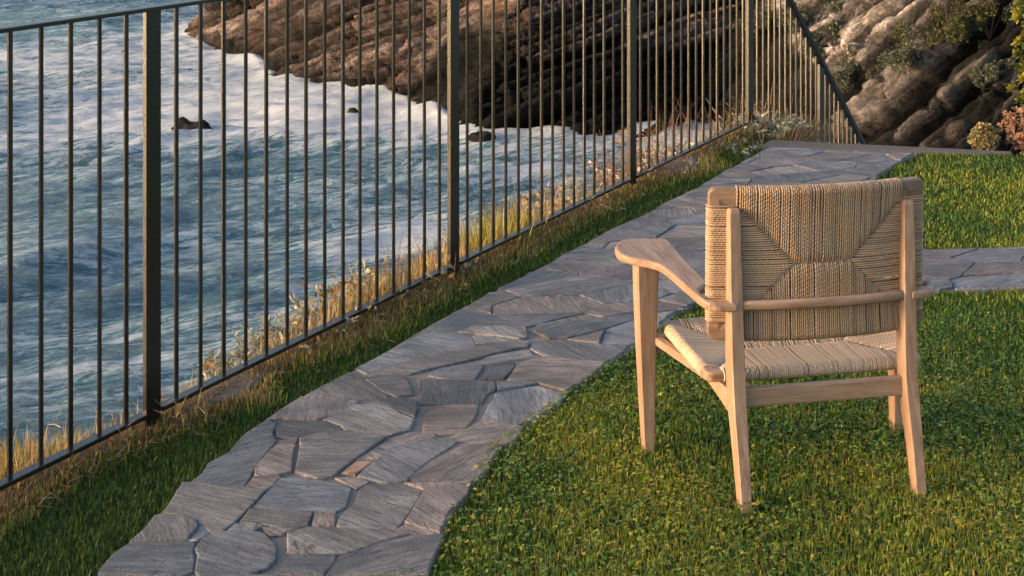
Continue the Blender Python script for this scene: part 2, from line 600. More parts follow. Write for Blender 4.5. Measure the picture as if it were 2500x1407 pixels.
def cliff(name, shore, step, zs, lean, th, seed, layers, mat, wet_shade_f, slabs=()):
    c = catmull(shore, step)
    t = np.gradient(c, axis=0)
    t /= np.linalg.norm(t, axis=1)[:, None]
    n = np.stack([-t[:, 1], t[:, 0]], 1)            # inland side (contour runs with the sea on its right)
    k = int(2.5 / step)
    ker = np.hanning(2 * k + 3)
    ker /= ker.sum()
    n = np.stack([np.convolve(np.pad(n[:, i], k + 1, 'edge'), ker, 'valid') for i in (0, 1)], 1)
    n /= np.linalg.norm(n, axis=1)[:, None]
    hh = zs - SEA
    off = lean(hh)
    A = c[:, None, :] + n[:, None, :] * off[None, :, None]
    P = np.concatenate([A, np.broadcast_to(zs[None, :, None], A.shape[:2] + (1,))], -1).reshape(-1, 3)
    d, tone, crack = strata(P, th, seed, layers)
    nn = np.repeat(n, len(zs), 0)
    fade = np.clip((P[:, 2] - SEA + .6) / 1.0, .25, 1)
    P2 = P.copy()
    P2[:, :2] -= nn * (d * fade)[:, None] * .9
    P2[:, 2] += d * fade * .42
    # long pale slabs that stand proud of the face: seen end points, half width (m), how far proud, paleness
    pale = np.zeros(len(P2))
    if slabs:
        pj_ = proj(P2)
        ok = P2[:, 1] > 20
        def on_face(px, py):
            dd = np.where(ok, np.hypot(pj_[:, 0] - px, pj_[:, 1] - py), 1e9)
            near = np.where(dd < 14)[0]
            return P2[near[np.argmin(P2[near, 1])]] if len(near) else P2[np.argmin(dd)]
        push = np.zeros(len(P2))
        nzs = fbm(P2 * 1.5, 4, 95)
        for a, b, hw, pr, pl in slabs:
            A_, B_ = on_face(*a), on_face(*b)
            D_ = B_ - A_
            t_ = np.clip((P2 - A_) @ D_ / (D_ @ D_), -.05, 1.05)
            dv = P2 - A_ - t_[:, None] * D_
            dist = np.linalg.norm(dv * np.array([1, .55, 1]), axis=1) * 1.18 + .75 * hw * nzs
            msk = 1 / (1 + np.exp((dist - hw) / (.10 * hw + .02)))
            push = np.maximum(push, .6 * pr * msk * (1 + .6 * nzs))
            pale = np.maximum(pale, .62 * pl * msk * (1 + .7 * nzs))
        P2[:, :2] -= nn * push[:, None] * .85
        P2[:, 2] += push * .45
    me = np_mesh(name, P2, grid_faces(len(c), len(zs)))
    fattr(me, 'wet_shade', np.clip(wet_shade_f(P2), 0, 1) * (1 - np.clip(pale * 1.1, 0, 1)))
    fattr(me, 'pale', np.clip(pale, 0, 1))
    fattr(me, 'tone', tone)
    fattr(me, 'crack', crack)
    o = link(name, me, mat)
    tag(o, kind='structure')
    return P2

def wet_shade_left(P):
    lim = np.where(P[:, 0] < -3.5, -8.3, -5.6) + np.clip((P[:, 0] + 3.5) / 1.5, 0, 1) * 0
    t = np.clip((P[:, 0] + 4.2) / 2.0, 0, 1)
    lim = -8.2 * (1 - t) + -5.75 * t  # low tide band on the left, painted shade higher on the right
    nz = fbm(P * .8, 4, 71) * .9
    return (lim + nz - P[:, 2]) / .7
def wet_shade_right(P):
    lim = -5.3 + np.where(P[:, 0] > 10.8, 1.0 * (P[:, 0] - 11.3), 1.7 * (10.5 - P[:, 0]))  # cliff shade put into the colour, its limit climbing along a diagonal
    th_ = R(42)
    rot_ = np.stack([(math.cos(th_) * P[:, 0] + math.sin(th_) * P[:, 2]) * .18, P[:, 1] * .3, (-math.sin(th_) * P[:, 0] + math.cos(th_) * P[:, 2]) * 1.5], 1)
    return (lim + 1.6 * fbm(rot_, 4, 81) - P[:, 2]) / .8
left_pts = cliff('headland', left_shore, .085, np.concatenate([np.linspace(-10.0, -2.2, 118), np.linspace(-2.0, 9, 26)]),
                 lambda h: np.clip(h, -1, 99) * .95, R(20), 5, ((1.5, 1.1, 7.0), (.55, .65, 2.6), (.22, .24, 1.1)), M['rock_left'], wet_shade_left)
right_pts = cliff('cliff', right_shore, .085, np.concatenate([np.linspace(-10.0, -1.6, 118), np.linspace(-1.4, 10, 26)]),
                  lambda h: np.clip(h, -1, 99) * .75, R(42), 26, ((2.0, 1.6, 11.0), (.75, .8, 4.0), (.27, .28, 1.6)), M['rock_right'], wet_shade_right,
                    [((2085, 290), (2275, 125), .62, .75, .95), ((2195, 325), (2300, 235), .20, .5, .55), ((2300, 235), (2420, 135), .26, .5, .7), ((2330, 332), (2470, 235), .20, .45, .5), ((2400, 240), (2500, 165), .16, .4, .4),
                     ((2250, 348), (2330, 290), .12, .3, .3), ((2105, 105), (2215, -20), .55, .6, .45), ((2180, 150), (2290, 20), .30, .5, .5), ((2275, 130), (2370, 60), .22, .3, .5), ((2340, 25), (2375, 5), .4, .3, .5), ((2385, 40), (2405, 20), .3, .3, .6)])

def sea_rock(px, py, wx, wy, h, label, seed):
    cx, cy = S(px, py)
    n, mm = 40, 14
    V = []
    th = np.linspace(0, 2 * math.pi, n, endpoint=False)
    for k in range(mm):
        f = k / (mm - 1)
        for a in th:
            V.append((math.cos(a) * wx * math.cos(f * 1.5), math.sin(a) * wy * math.cos(f * 1.5), h * math.sin(f * math.pi / 2) - .25))
    V = np.array(V)
    dsp = 1 + .7 * fbm(V * 1.7 + seed, 4, seed) + .4 * np.floor(3 * vnoise(V * 2.3, seed + 3)) / 3
    V[:, :2] *= dsp[:, None]
    V[:, 2] *= (1 + .9 * fbm(V * 2.2 + 9, 3, seed + 1))
    F = []
    for k in range(mm - 1):
        for i in range(n):
            F.append((k * n + i, k * n + (i + 1) % n, (k + 1) * n + (i + 1) % n, (k + 1) * n + i))
    me = np_mesh('sea_rock', V, np.array(F))
    fattr(me, 'wet_shade', np.full(len(V), .82))
    o = link('sea_rock', me, M['rock_left'])
    o.location = (cx, cy, SEA)
    tag(o, label, 'rock', 'rocks awash in the cove')
sea_rock(470, 316, .95, .5, .62, 'low dark rock awash in foam, alone in the open water off the headland', 3)
sea_rock(860, 266, .22, .2, .3, 'tiny dark rock tip poking out of white foam below the headland', 8)
sea_rock(1068, 262, .75, .6, .5, 'dark wedge of rock in the foam against the headland foot', 14)
sea_rock(1175, 338, .6, .5, .5, 'black soaked boulder at the foot of the dark rock face', 19)

# ------------------------------------------------------------------ terrace
FY = lambda px: FPX * (EYE - .045) / (1180 - .485 * px - HY)
def fence_pt(px):
    Yv = FY(px)
    return np.array([(px - CX) * Yv / FPX, Yv])
FP1, FP4 = fence_pt(371), fence_pt(1830)
FD = (FP4 - FP1)
BAY = np.linalg.norm(FD) / 3
FD = FD / np.linalg.norm(FD)
FN = np.array([FD[1], -FD[0]])           # towards the lawn
def fpt(u, off=0.0):
    """u metres along the railing from its first post, off metres towards the lawn"""
    return FP1 + FD * u + FN * off

edge0, edge1 = np.array(G(1880, 345)), np.array(G(2440, 372))
ed = (edge1 - edge0) / np.linalg.norm(edge1 - edge0)
en = np.array([-ed[1], ed[0]])
UL = 3 * BAY
ground_poly = [tuple(fpt(-8.5, -.075)), tuple(fpt(UL + .12, -.075)), tuple(fpt(UL + .10, .10)), tuple(edge0), tuple(edge0 + ed * 7), (8.5, -4), tuple(fpt(-8.5, 6))]
g = prism('ground', [tuple(p) for p in ground_poly], -10.5, -.012)
ground = tag(link('ground', g, M['soil']), kind='structure')
# planted bank beyond the far edge, right of the stairs
b0 = edge0 + ed * 1.02
bank_pts = [b0 + en * .001, edge0 + ed * 7 + en * .001, edge0 + ed * 7 + en * 3.2, b0 + en * 1.9 + ed * .5]
nb_ = 26
V, U_ = [], np.linspace(0, 1, nb_)
bx = []
for a in U_:
    for b in U_:
        p = (bank_pts[0] * (1 - a) + bank_pts[1] * a) * (1 - b) + (bank_pts[3] * (1 - a) + bank_pts[2] * a) * b
        bx.append((p[0], p[1], -.03 - 1.5 * b ** 1.5))
bx = np.array(bx)
bx[:, 2] += fbm(bx * 3, 4, 2) * .05 * np.tile(np.clip(U_ * 4, 0, 1), nb_)
tag(link('bank', np_mesh('bank', bx, grid_faces(nb_, nb_)), M['soil'], smooth=True), kind='structure')

# far concrete edging and the kerb under the railing
kw = .20
edge_pts = [edge0 + en * .012, edge0 + ed * 1.22 + en * .012, edge0 + ed * 1.22 - en * .03, edge0 + ed * .75 - en * .11, edge0 - en * kw - ed * .05]
tag(link('terrace_edge', prism('terrace_edge', [tuple(p) for p in edge_pts], -.35, .006, .008), M['concrete']), kind='structure')
def px_u(px):
    return float((fence_pt(px) - FP1) @ FD)
BARE = [(px_u(440), px_u(650)), (px_u(1585), px_u(1700))]
def bare(u):
    return sum(.115 * max(0.0, min(1.0, (u - a) / .32, (b - u) / .32)) for a, b in BARE) * (1 + .35 * float(fbm(P3([u * 7], [1.1]), 3, 41)[0]))
kerb_l, kerb_r = [], []
for u in np.arange(-6, UL + .1, .06):
    jig = .012 * float(fbm(P3([u * 2.5], [0.3]), 3, 4)[0])
    kerb_l.append(tuple(fpt(u, -.065 + .3 * jig)))
    kerb_r.append(tuple(fpt(u, .016 + .012 * float(fbm(P3([u * 4], [3.3]), 3, 6)[0]) + bare(u))))
tag(link('kerb', prism('kerb', kerb_l + kerb_r[::-1], -.2, .004, .006), M['concrete']), kind='structure')

# broken slope falling away outside the railing
uu, bb = np.linspace(-8.5, UL + .1, 150), np.linspace(0, 1, 14)
sl = []
for a in uu:
    for b in bb:
        q = fpt(a, -.074 - .9 * b)
        sl.append((q[0], q[1], -.02 - 1.0 * b - 2.2 * b * b))
sl = np.array(sl)
sl[:, :] += (fbm(sl * 4, 4, 12) * .05 * np.tile(np.clip(bb * 6, 0, 1), len(uu)))[:, None] * np.array([FN[0], FN[1], .6])
tag(link('slope', np_mesh('slope', sl, grid_faces(len(uu), len(bb))), M['soil'], smooth=True), kind='structure')

# stairs going down beyond the edge, beside the descending railing
st = empty('stairs', (edge0[0], edge0[1], 0))
tag(st, kind='structure')
for k in range(7):
    a = edge0 + en * (.015 + .27 * k) + ed * .02
    q = [a, a + ed * .98, a + ed * .98 + en * .30, a + en * .30]
    loc = np.array([edge0[0], edge0[1]])
    o = link('step', prism('step', [tuple(p - loc) for p in q], -.19 * (k + 1) - .6, -.19 * (k + 1), .008), M['concrete'], st)

# ------------------------------------------------------------------ path of flagstones
left_px = [(1888, 364), (1860, 372), (1800, 405), (1700, 462), (1600, 512), (1500, 562), (1400, 615), (1300, 665), (1200, 718), (1120, 758), (1060, 790), (960, 850), (870, 903),
           (790, 948), (700, 1003), (640, 1050), (560, 1110), (470, 1185), (400, 1245), (320, 1325), (245, 1407), (150, 1510), (60, 1640)]
right_px = [(940, 1640), (1005, 1500), (1045, 1407), (1070, 1340), (1085, 1290), (1145, 1185), (1160, 1150), (1200, 1098), (1260, 1050), (1320, 1003), (1385, 960), (1440, 918),
            (1500, 880), (1560, 842), (1610, 800), (1650, 768), (1700, 742), (1760, 727), (1900, 716), (2100, 713), (2280, 712), (2400, 710), (2500, 706), (2800, 696), (3300, 690)]
upper_px = [(3300, 596), (2800, 600), (2500, 606), (2400, 610), (2270, 614), (2170, 594), (2115, 555), (2098, 505), (2110, 458), (2149, 428), (2185, 403), (2234, 379)]
path_poly = [G(*p) for p in left_px + right_px + upper_px]

def wig(p, s=1.0):
    """small irregularity that depends only on place, so that both sides of a joint move together"""
    q = P3([p[0] * 7], [p[1] * 7], [1.7])
    q2 = q * 4.3
    return (p[0] + s * (.012 * float(vnoise(q, 3)[0]) + .006 * float(vnoise(q2, 5)[0])), p[1] + s * (.012 * float(vnoise(q, 9)[0]) + .005 * float(vnoise(q2, 11)[0])))

def subdiv(pts, step=.05):
    out = []
    n = len(pts)
    for i in range(n):
        a, b = np.array(pts[i]), np.array(pts[(i + 1) % n])
        k = max(1, int(np.linalg.norm(b - a) / step))
        for j in range(k):
            out.append(tuple(a + (b - a) * j / k))
    return out

V = [(x, y, -.004) for x, y in path_poly]
path = link('path', fix_normals(prism('path', path_poly, -.06, .001)), M['mortar'])
tag(path, kind='structure')

def area(p):
    return .5 * sum(p[i][0] * p[(i + 1) % len(p)][1] - p[(i + 1) % len(p)][0] * p[i][1] for i in range(len(p)))

TINTS = [(1.0, 1.0, 1.04), (.86, .92, 1.04), (1.02, .97, .98), (1.12, 1.0, .95), (.80, .85, .95), (1.04, .95, 1.0), (.92, .92, .94), (1.16, 1.08, 1.02)]
def stone(pts, tint=None, gap=.0035, jit=1.0, step=.045):
    if area(pts) < 0:
        pts = pts[::-1]
    pts = [wig(p, jit) for p in subdiv(pts, step)]
    if area(pts) < .0008:
        return
    pts = inset(pts, gap)
    c = np.mean(pts, axis=0)
    top = .0085 + random.uniform(-.003, .003)
    tx, ty = random.gauss(0, .006), random.gauss(0, .006)
    n = len(pts)
    V, F = [], []
    for ins, zz in ((0, -.03), (0, top - .0035), (.0012, top - .001), (.004, top)):
        ring = inset(pts, ins) if ins else pts
        for x, y in ring:
            lx, ly = x - c[0], y - c[1]
            V.append((lx, ly, zz + (lx * tx + ly * ty if zz > 0 else 0)))
    for k in range(3):
        for i in range(n):
            j = (i + 1) % n
            F.append((k * n + i, k * n + j, k * n + n + j, k * n + n + i))
    F.append(tuple(range(3 * n, 4 * n)))
    o = link('stone', poly_mesh('stone', V, F), M['slate'], path)
    o.location = (c[0], c[1], 0)
    t = tint or random.choice(TINTS)
    f = random.uniform(.74, 1.2)
    o.color = (t[0] * f, t[1] * f, t[2] * f, 1)

def zoomed(ox, oy, s):
    return lambda pts: [G(ox + x / s, oy + y / s) for x, y in pts]
zA, zB, zC, zD = zoomed(240, 1000, 3.458), zoomed(640, 1000, 3.4567), zoomed(640, 780, 4.69), zoomed(1000, 780, 4.167)
PK, GR, BL, DK, OC = (1.20, 1.05, 1.0), (.98, 1.0, 1.02), (.84, .95, 1.08), (.58, .64, .72), (1.9, 1.25, .88)
traced = [
    (zA([(1430, 115), (1500, 140), (1470, 230), (1510, 290), (1440, 370), (1350, 490), (1210, 680), (1040, 675), (900, 655), (790, 640), (880, 560), (960, 470), (1120, 370), (1250, 220)]), BL),
    (zA([(1520, 320), (1660, 325), (1640, 545), (1420, 585), (1330, 580), (1350, 510), (1450, 390)]), PK),
    (zA([(1515, 270), (1690, 265), (1660, 310), (1520, 315)]), PK),
    (zA([(1330, 590), (1540, 570), (1545, 600), (1430, 690), (1230, 680)]), PK),
    (zA([(720, 650), (860, 645), (1040, 680), (1420, 690), (1350, 760), (1240, 880), (1120, 985), (1030, 1050), (920, 1045), (880, 1010), (700, 930), (560, 890), (620, 790)]), GR),
    (zA([(470, 930), (680, 930), (800, 970), (815, 1020), (730, 1110), (500, 1125), (250, 1140), (380, 1040)]), GR),
    (zA([(830, 985), (920, 1040), (820, 1115), (750, 1110), (830, 1030)]), GR),
    (zA([(250, 1145), (500, 1130), (800, 1125), (770, 1210), (790, 1310), (780, 1380), (700, 1420), (0, 1420), (20, 1370), (130, 1250)]), BL),
    (zA([(860, 1110), (950, 1055), (1080, 1055), (1310, 1065), (1390, 1090), (1470, 1160), (1490, 1200), (1480, 1300), (1400, 1370), (1240, 1430), (850, 1430), (810, 1380), (830, 1250), (800, 1200)]), BL),
    (zA([(1140, 1000), (1340, 1005), (1370, 1025), (1310, 1055), (1080, 1050)]), GR),
    (zA([(1380, 1035), (1660, 1030), (1540, 1090), (1450, 1105)]), PK),
    (zB([(162, 605), (340, 590), (480, 620), (750, 680), (720, 760), (690, 840), (600, 870), (250, 872), (-93, 862), (20, 730)]), BL),
    (zB([(-120, 885), (410, 890), (385, 1000), (150, 1022), (-40, 1005), (-210, 985)]), GR),
    (zB([(430, 885), (600, 890), (610, 985), (440, 995)]), PK),
    (zB([(830, 690), (920, 640), (1200, 640), (1370, 700), (1290, 840), (1200, 960), (1160, 1020), (900, 1020), (700, 1010), (640, 990), (640, 940), (780, 800)]), GR),
    (zB([(1400, 700), (1560, 680), (1755, 650), (1740, 760), (1600, 880), (1560, 960), (1490, 1060), (1360, 1020), (1230, 970)]), PK),
    (zB([(1220, 640), (1600, 640), (1740, 645), (1560, 675), (1380, 695)]), PK),
    (zB([(1250, 610), (1400, 450), (1640, 310), (2010, 310), (1840, 570), (1750, 640), (1500, 620)]), PK),
    (zB([(830, 590), (1060, 380), (1100, 350), (1500, 265), (1590, 270), (1640, 305), (1580, 350), (1420, 450), (1330, 530), (1230, 615), (1080, 625), (930, 610)]), BL),
    (zB([(690, 570), (800, 465), (950, 465), (800, 575)]), OC),
    (zB([(800, 450), (960, 350), (1060, 375), (990, 435)]), PK),
    (zB([(1080, 270), (1250, 215), (1460, 220), (1500, 245), (1290, 300), (1200, 310)]), PK),
    (zB([(980, 335), (1075, 280), (1190, 315), (1080, 345)]), GR),
    (zB([(330, 265), (620, 190), (740, 215), (1070, 245), (960, 320), (800, 440), (600, 600), (480, 610), (300, 545), (325, 430)]), GR),
    (zB([(110, 110), (400, 120), (520, 110), (640, 180), (380, 245), (300, 260), (140, 245)]), DK),
    (zB([(630, 600), (830, 600), (920, 630), (800, 685)]), PK),
    (zB([(210, 1080), (400, 1020), (640, 1020), (1100, 1045), (1220, 1075), (1040, 1130), (740, 1230), (560, 1230), (220, 1230)]), GR),
    (zB([(1150, 1040), (1240, 990), (1340, 1015), (1480, 1065), (1380, 1075), (1250, 1065)]), PK),
    (zB([(1250, 1085), (1520, 1075), (1500, 1160), (1440, 1290), (1390, 1420), (580, 1420), (650, 1280), (1020, 1150)]), GR),
    (zB([(220, 1290), (300, 1255), (640, 1250), (620, 1330), (550, 1420), (150, 1420)]), DK),
    (zB([(110, 1280), (200, 1240), (270, 1255), (180, 1310)]), GR),
    (zC([(60, 1180), (230, 1050), (450, 900), (620, 885), (900, 915), (1150, 955), (1080, 1010), (850, 1110), (640, 1155), (250, 1160)]), PK),
    (zC([(500, 870), (680, 780), (1000, 620), (1180, 720), (1430, 870), (1460, 920), (1100, 920), (800, 900)]), GR),
    (zC([(1180, 700), (1290, 650), (1640, 680), (1710, 800), (1710, 880), (1560, 895), (1420, 850)]), GR),
    ([G(*p) for p in [(870, 905), (940, 868), (1010, 830), (1041, 817), (1120, 815), (1149, 825), (1153, 848), (1100, 862), (1000, 884), (930, 905), (895, 918)]], BL),
    ([G(*p) for p in [(895, 920), (1000, 886), (1153, 850), (1270, 838), (1290, 845), (1285, 852), (1170, 878), (1075, 898), (1005, 918), (950, 920)]], GR),
    (zD([(200, 590), (330, 510), (640, 460), (750, 490), (740, 520), (650, 625), (400, 625)]), DK),
    (zD([(820, 520), (870, 480), (1080, 460), (1070, 510), (930, 625), (720, 625)]), DK),
    (zD([(100, 640), (600, 640), (850, 650), (870, 740), (790, 780), (740, 870), (400, 870), (120, 880), (90, 760)]), DK),
    (zD([(190, 900), (450, 880), (700, 880), (690, 960), (600, 1100), (550, 1170), (340, 1185), (160, 1170), (150, 1050)]), PK),
    (zC([(850, 1110), (1100, 990), (1230, 990), (1320, 970), (1480, 1040), (1740, 1170), (1700, 1290), (1500, 1345), (1300, 1330), (1000, 1290), (920, 1230), (730, 1165)]), GR),
    (zC([(1330, 950), (1650, 920), (1760, 970), (1780, 1060), (1740, 1140), (1500, 1030)]), DK),
    (zD([(880, 770), (1290, 690), (1600, 770), (1500, 870), (1280, 1040), (1100, 1090), (740, 1040)]), (1.12, 1.18, 1.3)),
    (zD([(740, 1060), (950, 1080), (1160, 1110), (1050, 1240), (940, 1290), (540, 1270), (420, 1230), (600, 1130)]), PK),
    (zD([(1100, 500), (1340, 405), (1560, 410), (1720, 440), (2000, 455), (1860, 570), (1700, 690), (1600, 740), (1440, 700), (1290, 670), (980, 640)]), PK),
    (zD([(1230, 330), (1250, 260), (1500, 235), (1700, 250), (2250, 270), (2180, 340), (2020, 440), (1720, 430), (1400, 390)]), (1.08, 1.15, 1.28)),
    (zD([(660, 465), (800, 400), (1210, 320), (1250, 375), (1330, 400), (1100, 435), (760, 475)]), GR),
    (zD([(890, 690), (1020, 655), (1280, 675), (1100, 720), (900, 750)]), BL),
    (zD([(1610, 235), (1960, 135), (1930, 250), (1720, 245)]), PK),
    (zD([(1990, 120), (2300, 30), (2400, 60), (2400, 240), (2250, 260), (1980, 245)]), BL),
    (zD([(1240, 140), (1300, 80), (1560, 60), (1850, 20), (2300, -40), (2330, 20), (1980, 110), (1600, 215), (1400, 220)]), DK),
    (zD([(640, 180), (860, 185), (1130, 220), (1130, 235), (650, 265)]), GR),
    ([G(*p) for p in [(1125, 815), (1160, 802), (1265, 802), (1281, 806), (1285, 828), (1264, 832), (1206, 822)]], GR),
    ([G(*p) for p in [(1041, 815), (1120, 762), (1173, 764), (1213, 778), (1261, 799), (1155, 801), (1120, 814)]], BL),
]
for pts, t in traced:
    stone(pts, t, -.0030, .85)

def clip_half(poly, p, n):
    out = []
    m_ = len(poly)
    for i in range(m_):
        a, b = poly[i], poly[(i + 1) % m_]
        da, db = (a[0] - p[0]) * n[0] + (a[1] - p[1]) * n[1], (b[0] - p[0]) * n[0] + (b[1] - p[1]) * n[1]
        if da <= 0:
            out.append(a)
        if (da < 0 < db) or (db < 0 < da):
            t = da / (da - db)
            out.append((a[0] + (b[0] - a[0]) * t, a[1] + (b[1] - a[1]) * t))
    return out

def cells(region, spacing, rnd, stretch=1.55, ang=18):
    """crazy paving: cells round scattered seeds, longer along one direction"""
    c_, s_ = math.cos(R(ang)), math.sin(R(ang))
    to = lambda p: ((p[0] * c_ + p[1] * s_) / stretch, -p[0] * s_ + p[1] * c_)
    fr = lambda p: (p[0] * stretch * c_ - p[1] * s_, p[0] * stretch * s_ + p[1] * c_)
    reg = [to(p) for p in region]
    xs_, ys_ = [p[0] for p in reg], [p[1] for p in reg]
    seeds = []
    tries = 0
    while tries < 6000:
        tries += 1
        p = (rnd.uniform(min(xs_) - .1, max(xs_) + .1), rnd.uniform(min(ys_) - .1, max(ys_) + .1))
        if all((p[0] - q[0]) ** 2 + (p[1] - q[1]) ** 2 > (spacing * rnd.uniform(.55, 1.15)) ** 2 for q in seeds):
            seeds.append(p)
    for p in seeds:
        cell = reg
        for q in sorted(seeds, key=lambda q: (q[0] - p[0]) ** 2 + (q[1] - p[1]) ** 2)[1:26]:
            cell = clip_half(cell, ((p[0] + q[0]) / 2, (p[1] + q[1]) / 2), (q[0] - p[0], q[1] - p[1]))
            if len(cell) < 3:
                break
        # keep only a cell that really lies round its seed (the region is not convex)
        cell = [v for i, v in enumerate(cell) if math.hypot(v[0] - cell[i - 1][0], v[1] - cell[i - 1][1]) > .004]
        if len(cell) >= 3 and abs(area(cell)) > .002:
            stone([fr(v) for v in cell], None, .0016, 1.0)

far_px = [(1130, 760), (1173, 762), (1213, 776), (1261, 797), (1283, 803), (1312, 797), (1374, 792), (1444, 783), (1545, 769)]
reg2 = [G(*p) for p in far_px] + [G(*p) for p in [(1610, 798)] + right_px[15:22] + [(2500, 706), (2800, 696)] + upper_px[1:]] + [G(*p) for p in left_px[:9]]
cells(reg2, .155, random.Random(4), 1.9)
reg3 = [G(*p) for p in [(238, 1412), (1040, 1412), (1005, 1500), (940, 1638), (62, 1638), (150, 1510)]]
cells(reg3, .22, random.Random(9), 1.3)

# ------------------------------------------------------------------ lawn
def strips(P, D, Sd, L, Wd, bend, prof, ts, cols, shade=None):
    """flat leaves: P base, D direction, Sd sideways, L length, Wd half width, bend droop; returns verts, quads, colours"""
    n, k = len(P), len(ts)
    V = np.empty((n, k, 2, 3), np.float32)
    for i, t in enumerate(ts):
        c = P + D * (L * t)[:, None]
        c[:, 2] -= bend * L * t * t
        hw = (Wd * prof[i])[:, None]
        V[:, i, 0] = c - Sd * hw
        V[:, i, 1] = c + Sd * hw
    idx = (np.arange(n) * 2 * k)[:, None, None]
    q = np.array([[2 * i, 2 * i + 1, 2 * i + 3, 2 * i + 2] for i in range(k - 1)])[None]
    F = (idx + q).reshape(-1, 4)
    C = np.repeat(cols, 2 * k, 0)
    return V.reshape(-1, 3), F, C

def join(parts):
    Vs, Fs, Cs, o = [], [], [], 0
    for V, F, C in parts:
        Vs.append(V); Fs.append(F + o); Cs.append(C)
        o += len(V)
    return np.concatenate(Vs), np.concatenate(Fs), np.concatenate(Cs)

def unit(v):
    return v / np.maximum(np.linalg.norm(v, axis=-1, keepdims=True), 1e-9)

def blades(P, L, lean, width, cols, bend=.35, prof=(1, .85, .1), ts=(0, .55, 1.0)):
    n = len(P)
    az = rng.uniform(0, 2 * math.pi, n)
    ln = np.abs(rng.normal(0, lean, n))
    D = np.stack([np.cos(az) * np.sin(ln), np.sin(az) * np.sin(ln), np.cos(ln)], 1)
    sa = az + math.pi / 2 + rng.normal(0, .5, n)
    Sd = np.stack([np.cos(sa), np.sin(sa), 0 * sa], 1)
    return strips(P, D, Sd, L, width, bend * np.sin(ln), prof, ts, cols)

lower_lawn = [G(*p) for p in right_px] + [(4.6, 5.3), (4.6, 2.0), (1.0, 2.0)]
upper_lawn = [G(*p) for p in upper_px] + [tuple(edge0 + ed * .42 - en * .16), tuple(edge0 + ed * .75 - en * .11), tuple(edge0 + ed * 1.22 - en * .03), tuple(edge0 + ed * 1.26 - en * .005), tuple(edge0 + ed * 4.5 - en * .005)]
def strip_start(u):
    v = .022 + .02 * float(fbm(P3([u * 1.7], [9.1]), 2, 77)[0])
    return v + bare(u)
strip_lawn = [G(*p) for p in left_px][::-1] + [tuple(edge0 - en * kw), tuple(fpt(UL - .25, .06))] + [tuple(fpt(u, strip_start(u))) for u in np.arange(UL - .3, -1.9, -.08)]

def scatter(poly, dens, box):
    x0, x1, y0, y1 = box
    n = int((x1 - x0) * (y1 - y0) * dens)
    p = np.stack([rng.uniform(x0, x1, n), rng.uniform(y0, y1, n)], 1)
    q = p + .016 * np.stack([fbm(P3(p[:, 0] * 13, p[:, 1] * 13), 3, 51), fbm(P3(p[:, 0] * 13, p[:, 1] * 13, 4), 3, 52)], 1)
    return p[inside(q, poly)]

def lawn_points(poly, box, d0):
    p = scatter(poly, d0, box)
    keep = np.clip(1.35 - .13 * p[:, 1], .38, 1)
    out = np.abs(p[:, 0] / np.maximum(p[:, 1], .1)) > .40
    keep = np.where(out | (p[:, 1] < 2.9), .3, keep)
    return p[rng.random(len(p)) < keep]

def pick(n, pal, wts, var=.26):
    pal = np.array(pal)
    i = rng.choice(len(pal), n, p=np.array(wts) / sum(wts))
    return pal[i] * (1 + rng.normal(0, var, (n, 1))) * (1 + rng.normal(0, .05, (n, 3)))

GREEN = [(.070, .150, .022), (.100, .195, .030), (.048, .110, .020), (.130, .215, .036)]
YEL = [(.30, .33, .035), (.40, .36, .05), (.24, .31, .03), (.50, .42, .10)]
DRY = [(.36, .24, .11), (.28, .16, .06), (.42, .30, .16), (.20, .10, .04)]

parts = []
for poly, box, d0, strip in ((lower_lawn, (-.5, 3.8, 2.3, 5.5), 56000, False), (upper_lawn, (1.2, 5.2, 5.6, 8.2), 34000, False), (strip_lawn, (-2.0, 1.6, 2.4, 8.4), 44000, True)):
    p = lawn_points(poly, box, d0)
    n = len(p)
    pn = fbm(P3(p[:, 0] * 3.2, p[:, 1] * 3.2), 3, 5)
    pn2 = fbm(P3(p[:, 0] * 14, p[:, 1] * 14), 3, 15)
    base = pick(n, GREEN, (3, 3, 2, 2))
    yel = pick(n, YEL, (3, 2, 3, 1))
    dry = pick(n, DRY, (3, 2, 2, 1))
    if strip:
        df = (p - FP1) @ FN
        fu = (p - FP1) @ FD
        e = df - .05 - .05 * pn - .09 * np.clip(fbm(P3(fu * .9, 0 * fu + 5), 2, 33) + .1, 0, 1) - sum(.13 * np.clip(np.minimum((fu - a) / .2, (b - fu) / .2), 0, 1) for a, b in BARE)
        fy = np.clip(.55 - e / .12, 0, .9)
        fdry = np.clip(.40 - e / .10, 0, .65)
        L = rng.normal(.021, .005, n) * (1 + .7 * np.clip(.5 - e / .12, 0, 1))
        base *= .62
    else:
        # drier foreground turf, with the yellow of sunlit tips put into the blade colour
        tt = np.clip((4.05 - p[:, 1]) / .55, 0, 1)
        fy = np.clip(.26 + .36 * tt + 1.0 * pn + .5 * pn2, .03, .88)
        if poly is upper_lawn:
            fy = np.clip(.22 + .8 * pn, .04, .6)
        fdry = np.clip(.01 + .16 * (pn2 - .25) + .05 * tt, 0, .22)
        L = rng.normal(.018, .005, n)
    u = rng.random(n)
    c_ = np.where((u < fdry)[:, None], dry, np.where((rng.random(n) < fy)[:, None], yel, base))
    far_w = np.clip(p[:, 1] / 4.2, .9, 1.7)
    Pb = np.concatenate([p, np.full((n, 1), -.013)], 1)
    parts.append(blades(Pb, np.clip(L, .010, .06), .75, rng.uniform(.0009, .0019, n) * far_w, np.clip(c_, .004, 1)))
n = 22000
u = rng.uniform(-1.5, UL - .1, n)
off = np.abs(rng.normal(.0, .06, n)) - .04
p = np.stack([fpt(a, b) for a, b in zip(u, off)])
keep = np.array([not any(a + .1 < v < b - .1 for a, b in BARE) for v in u]) | (rng.random(n) < .15)
p = p[keep]
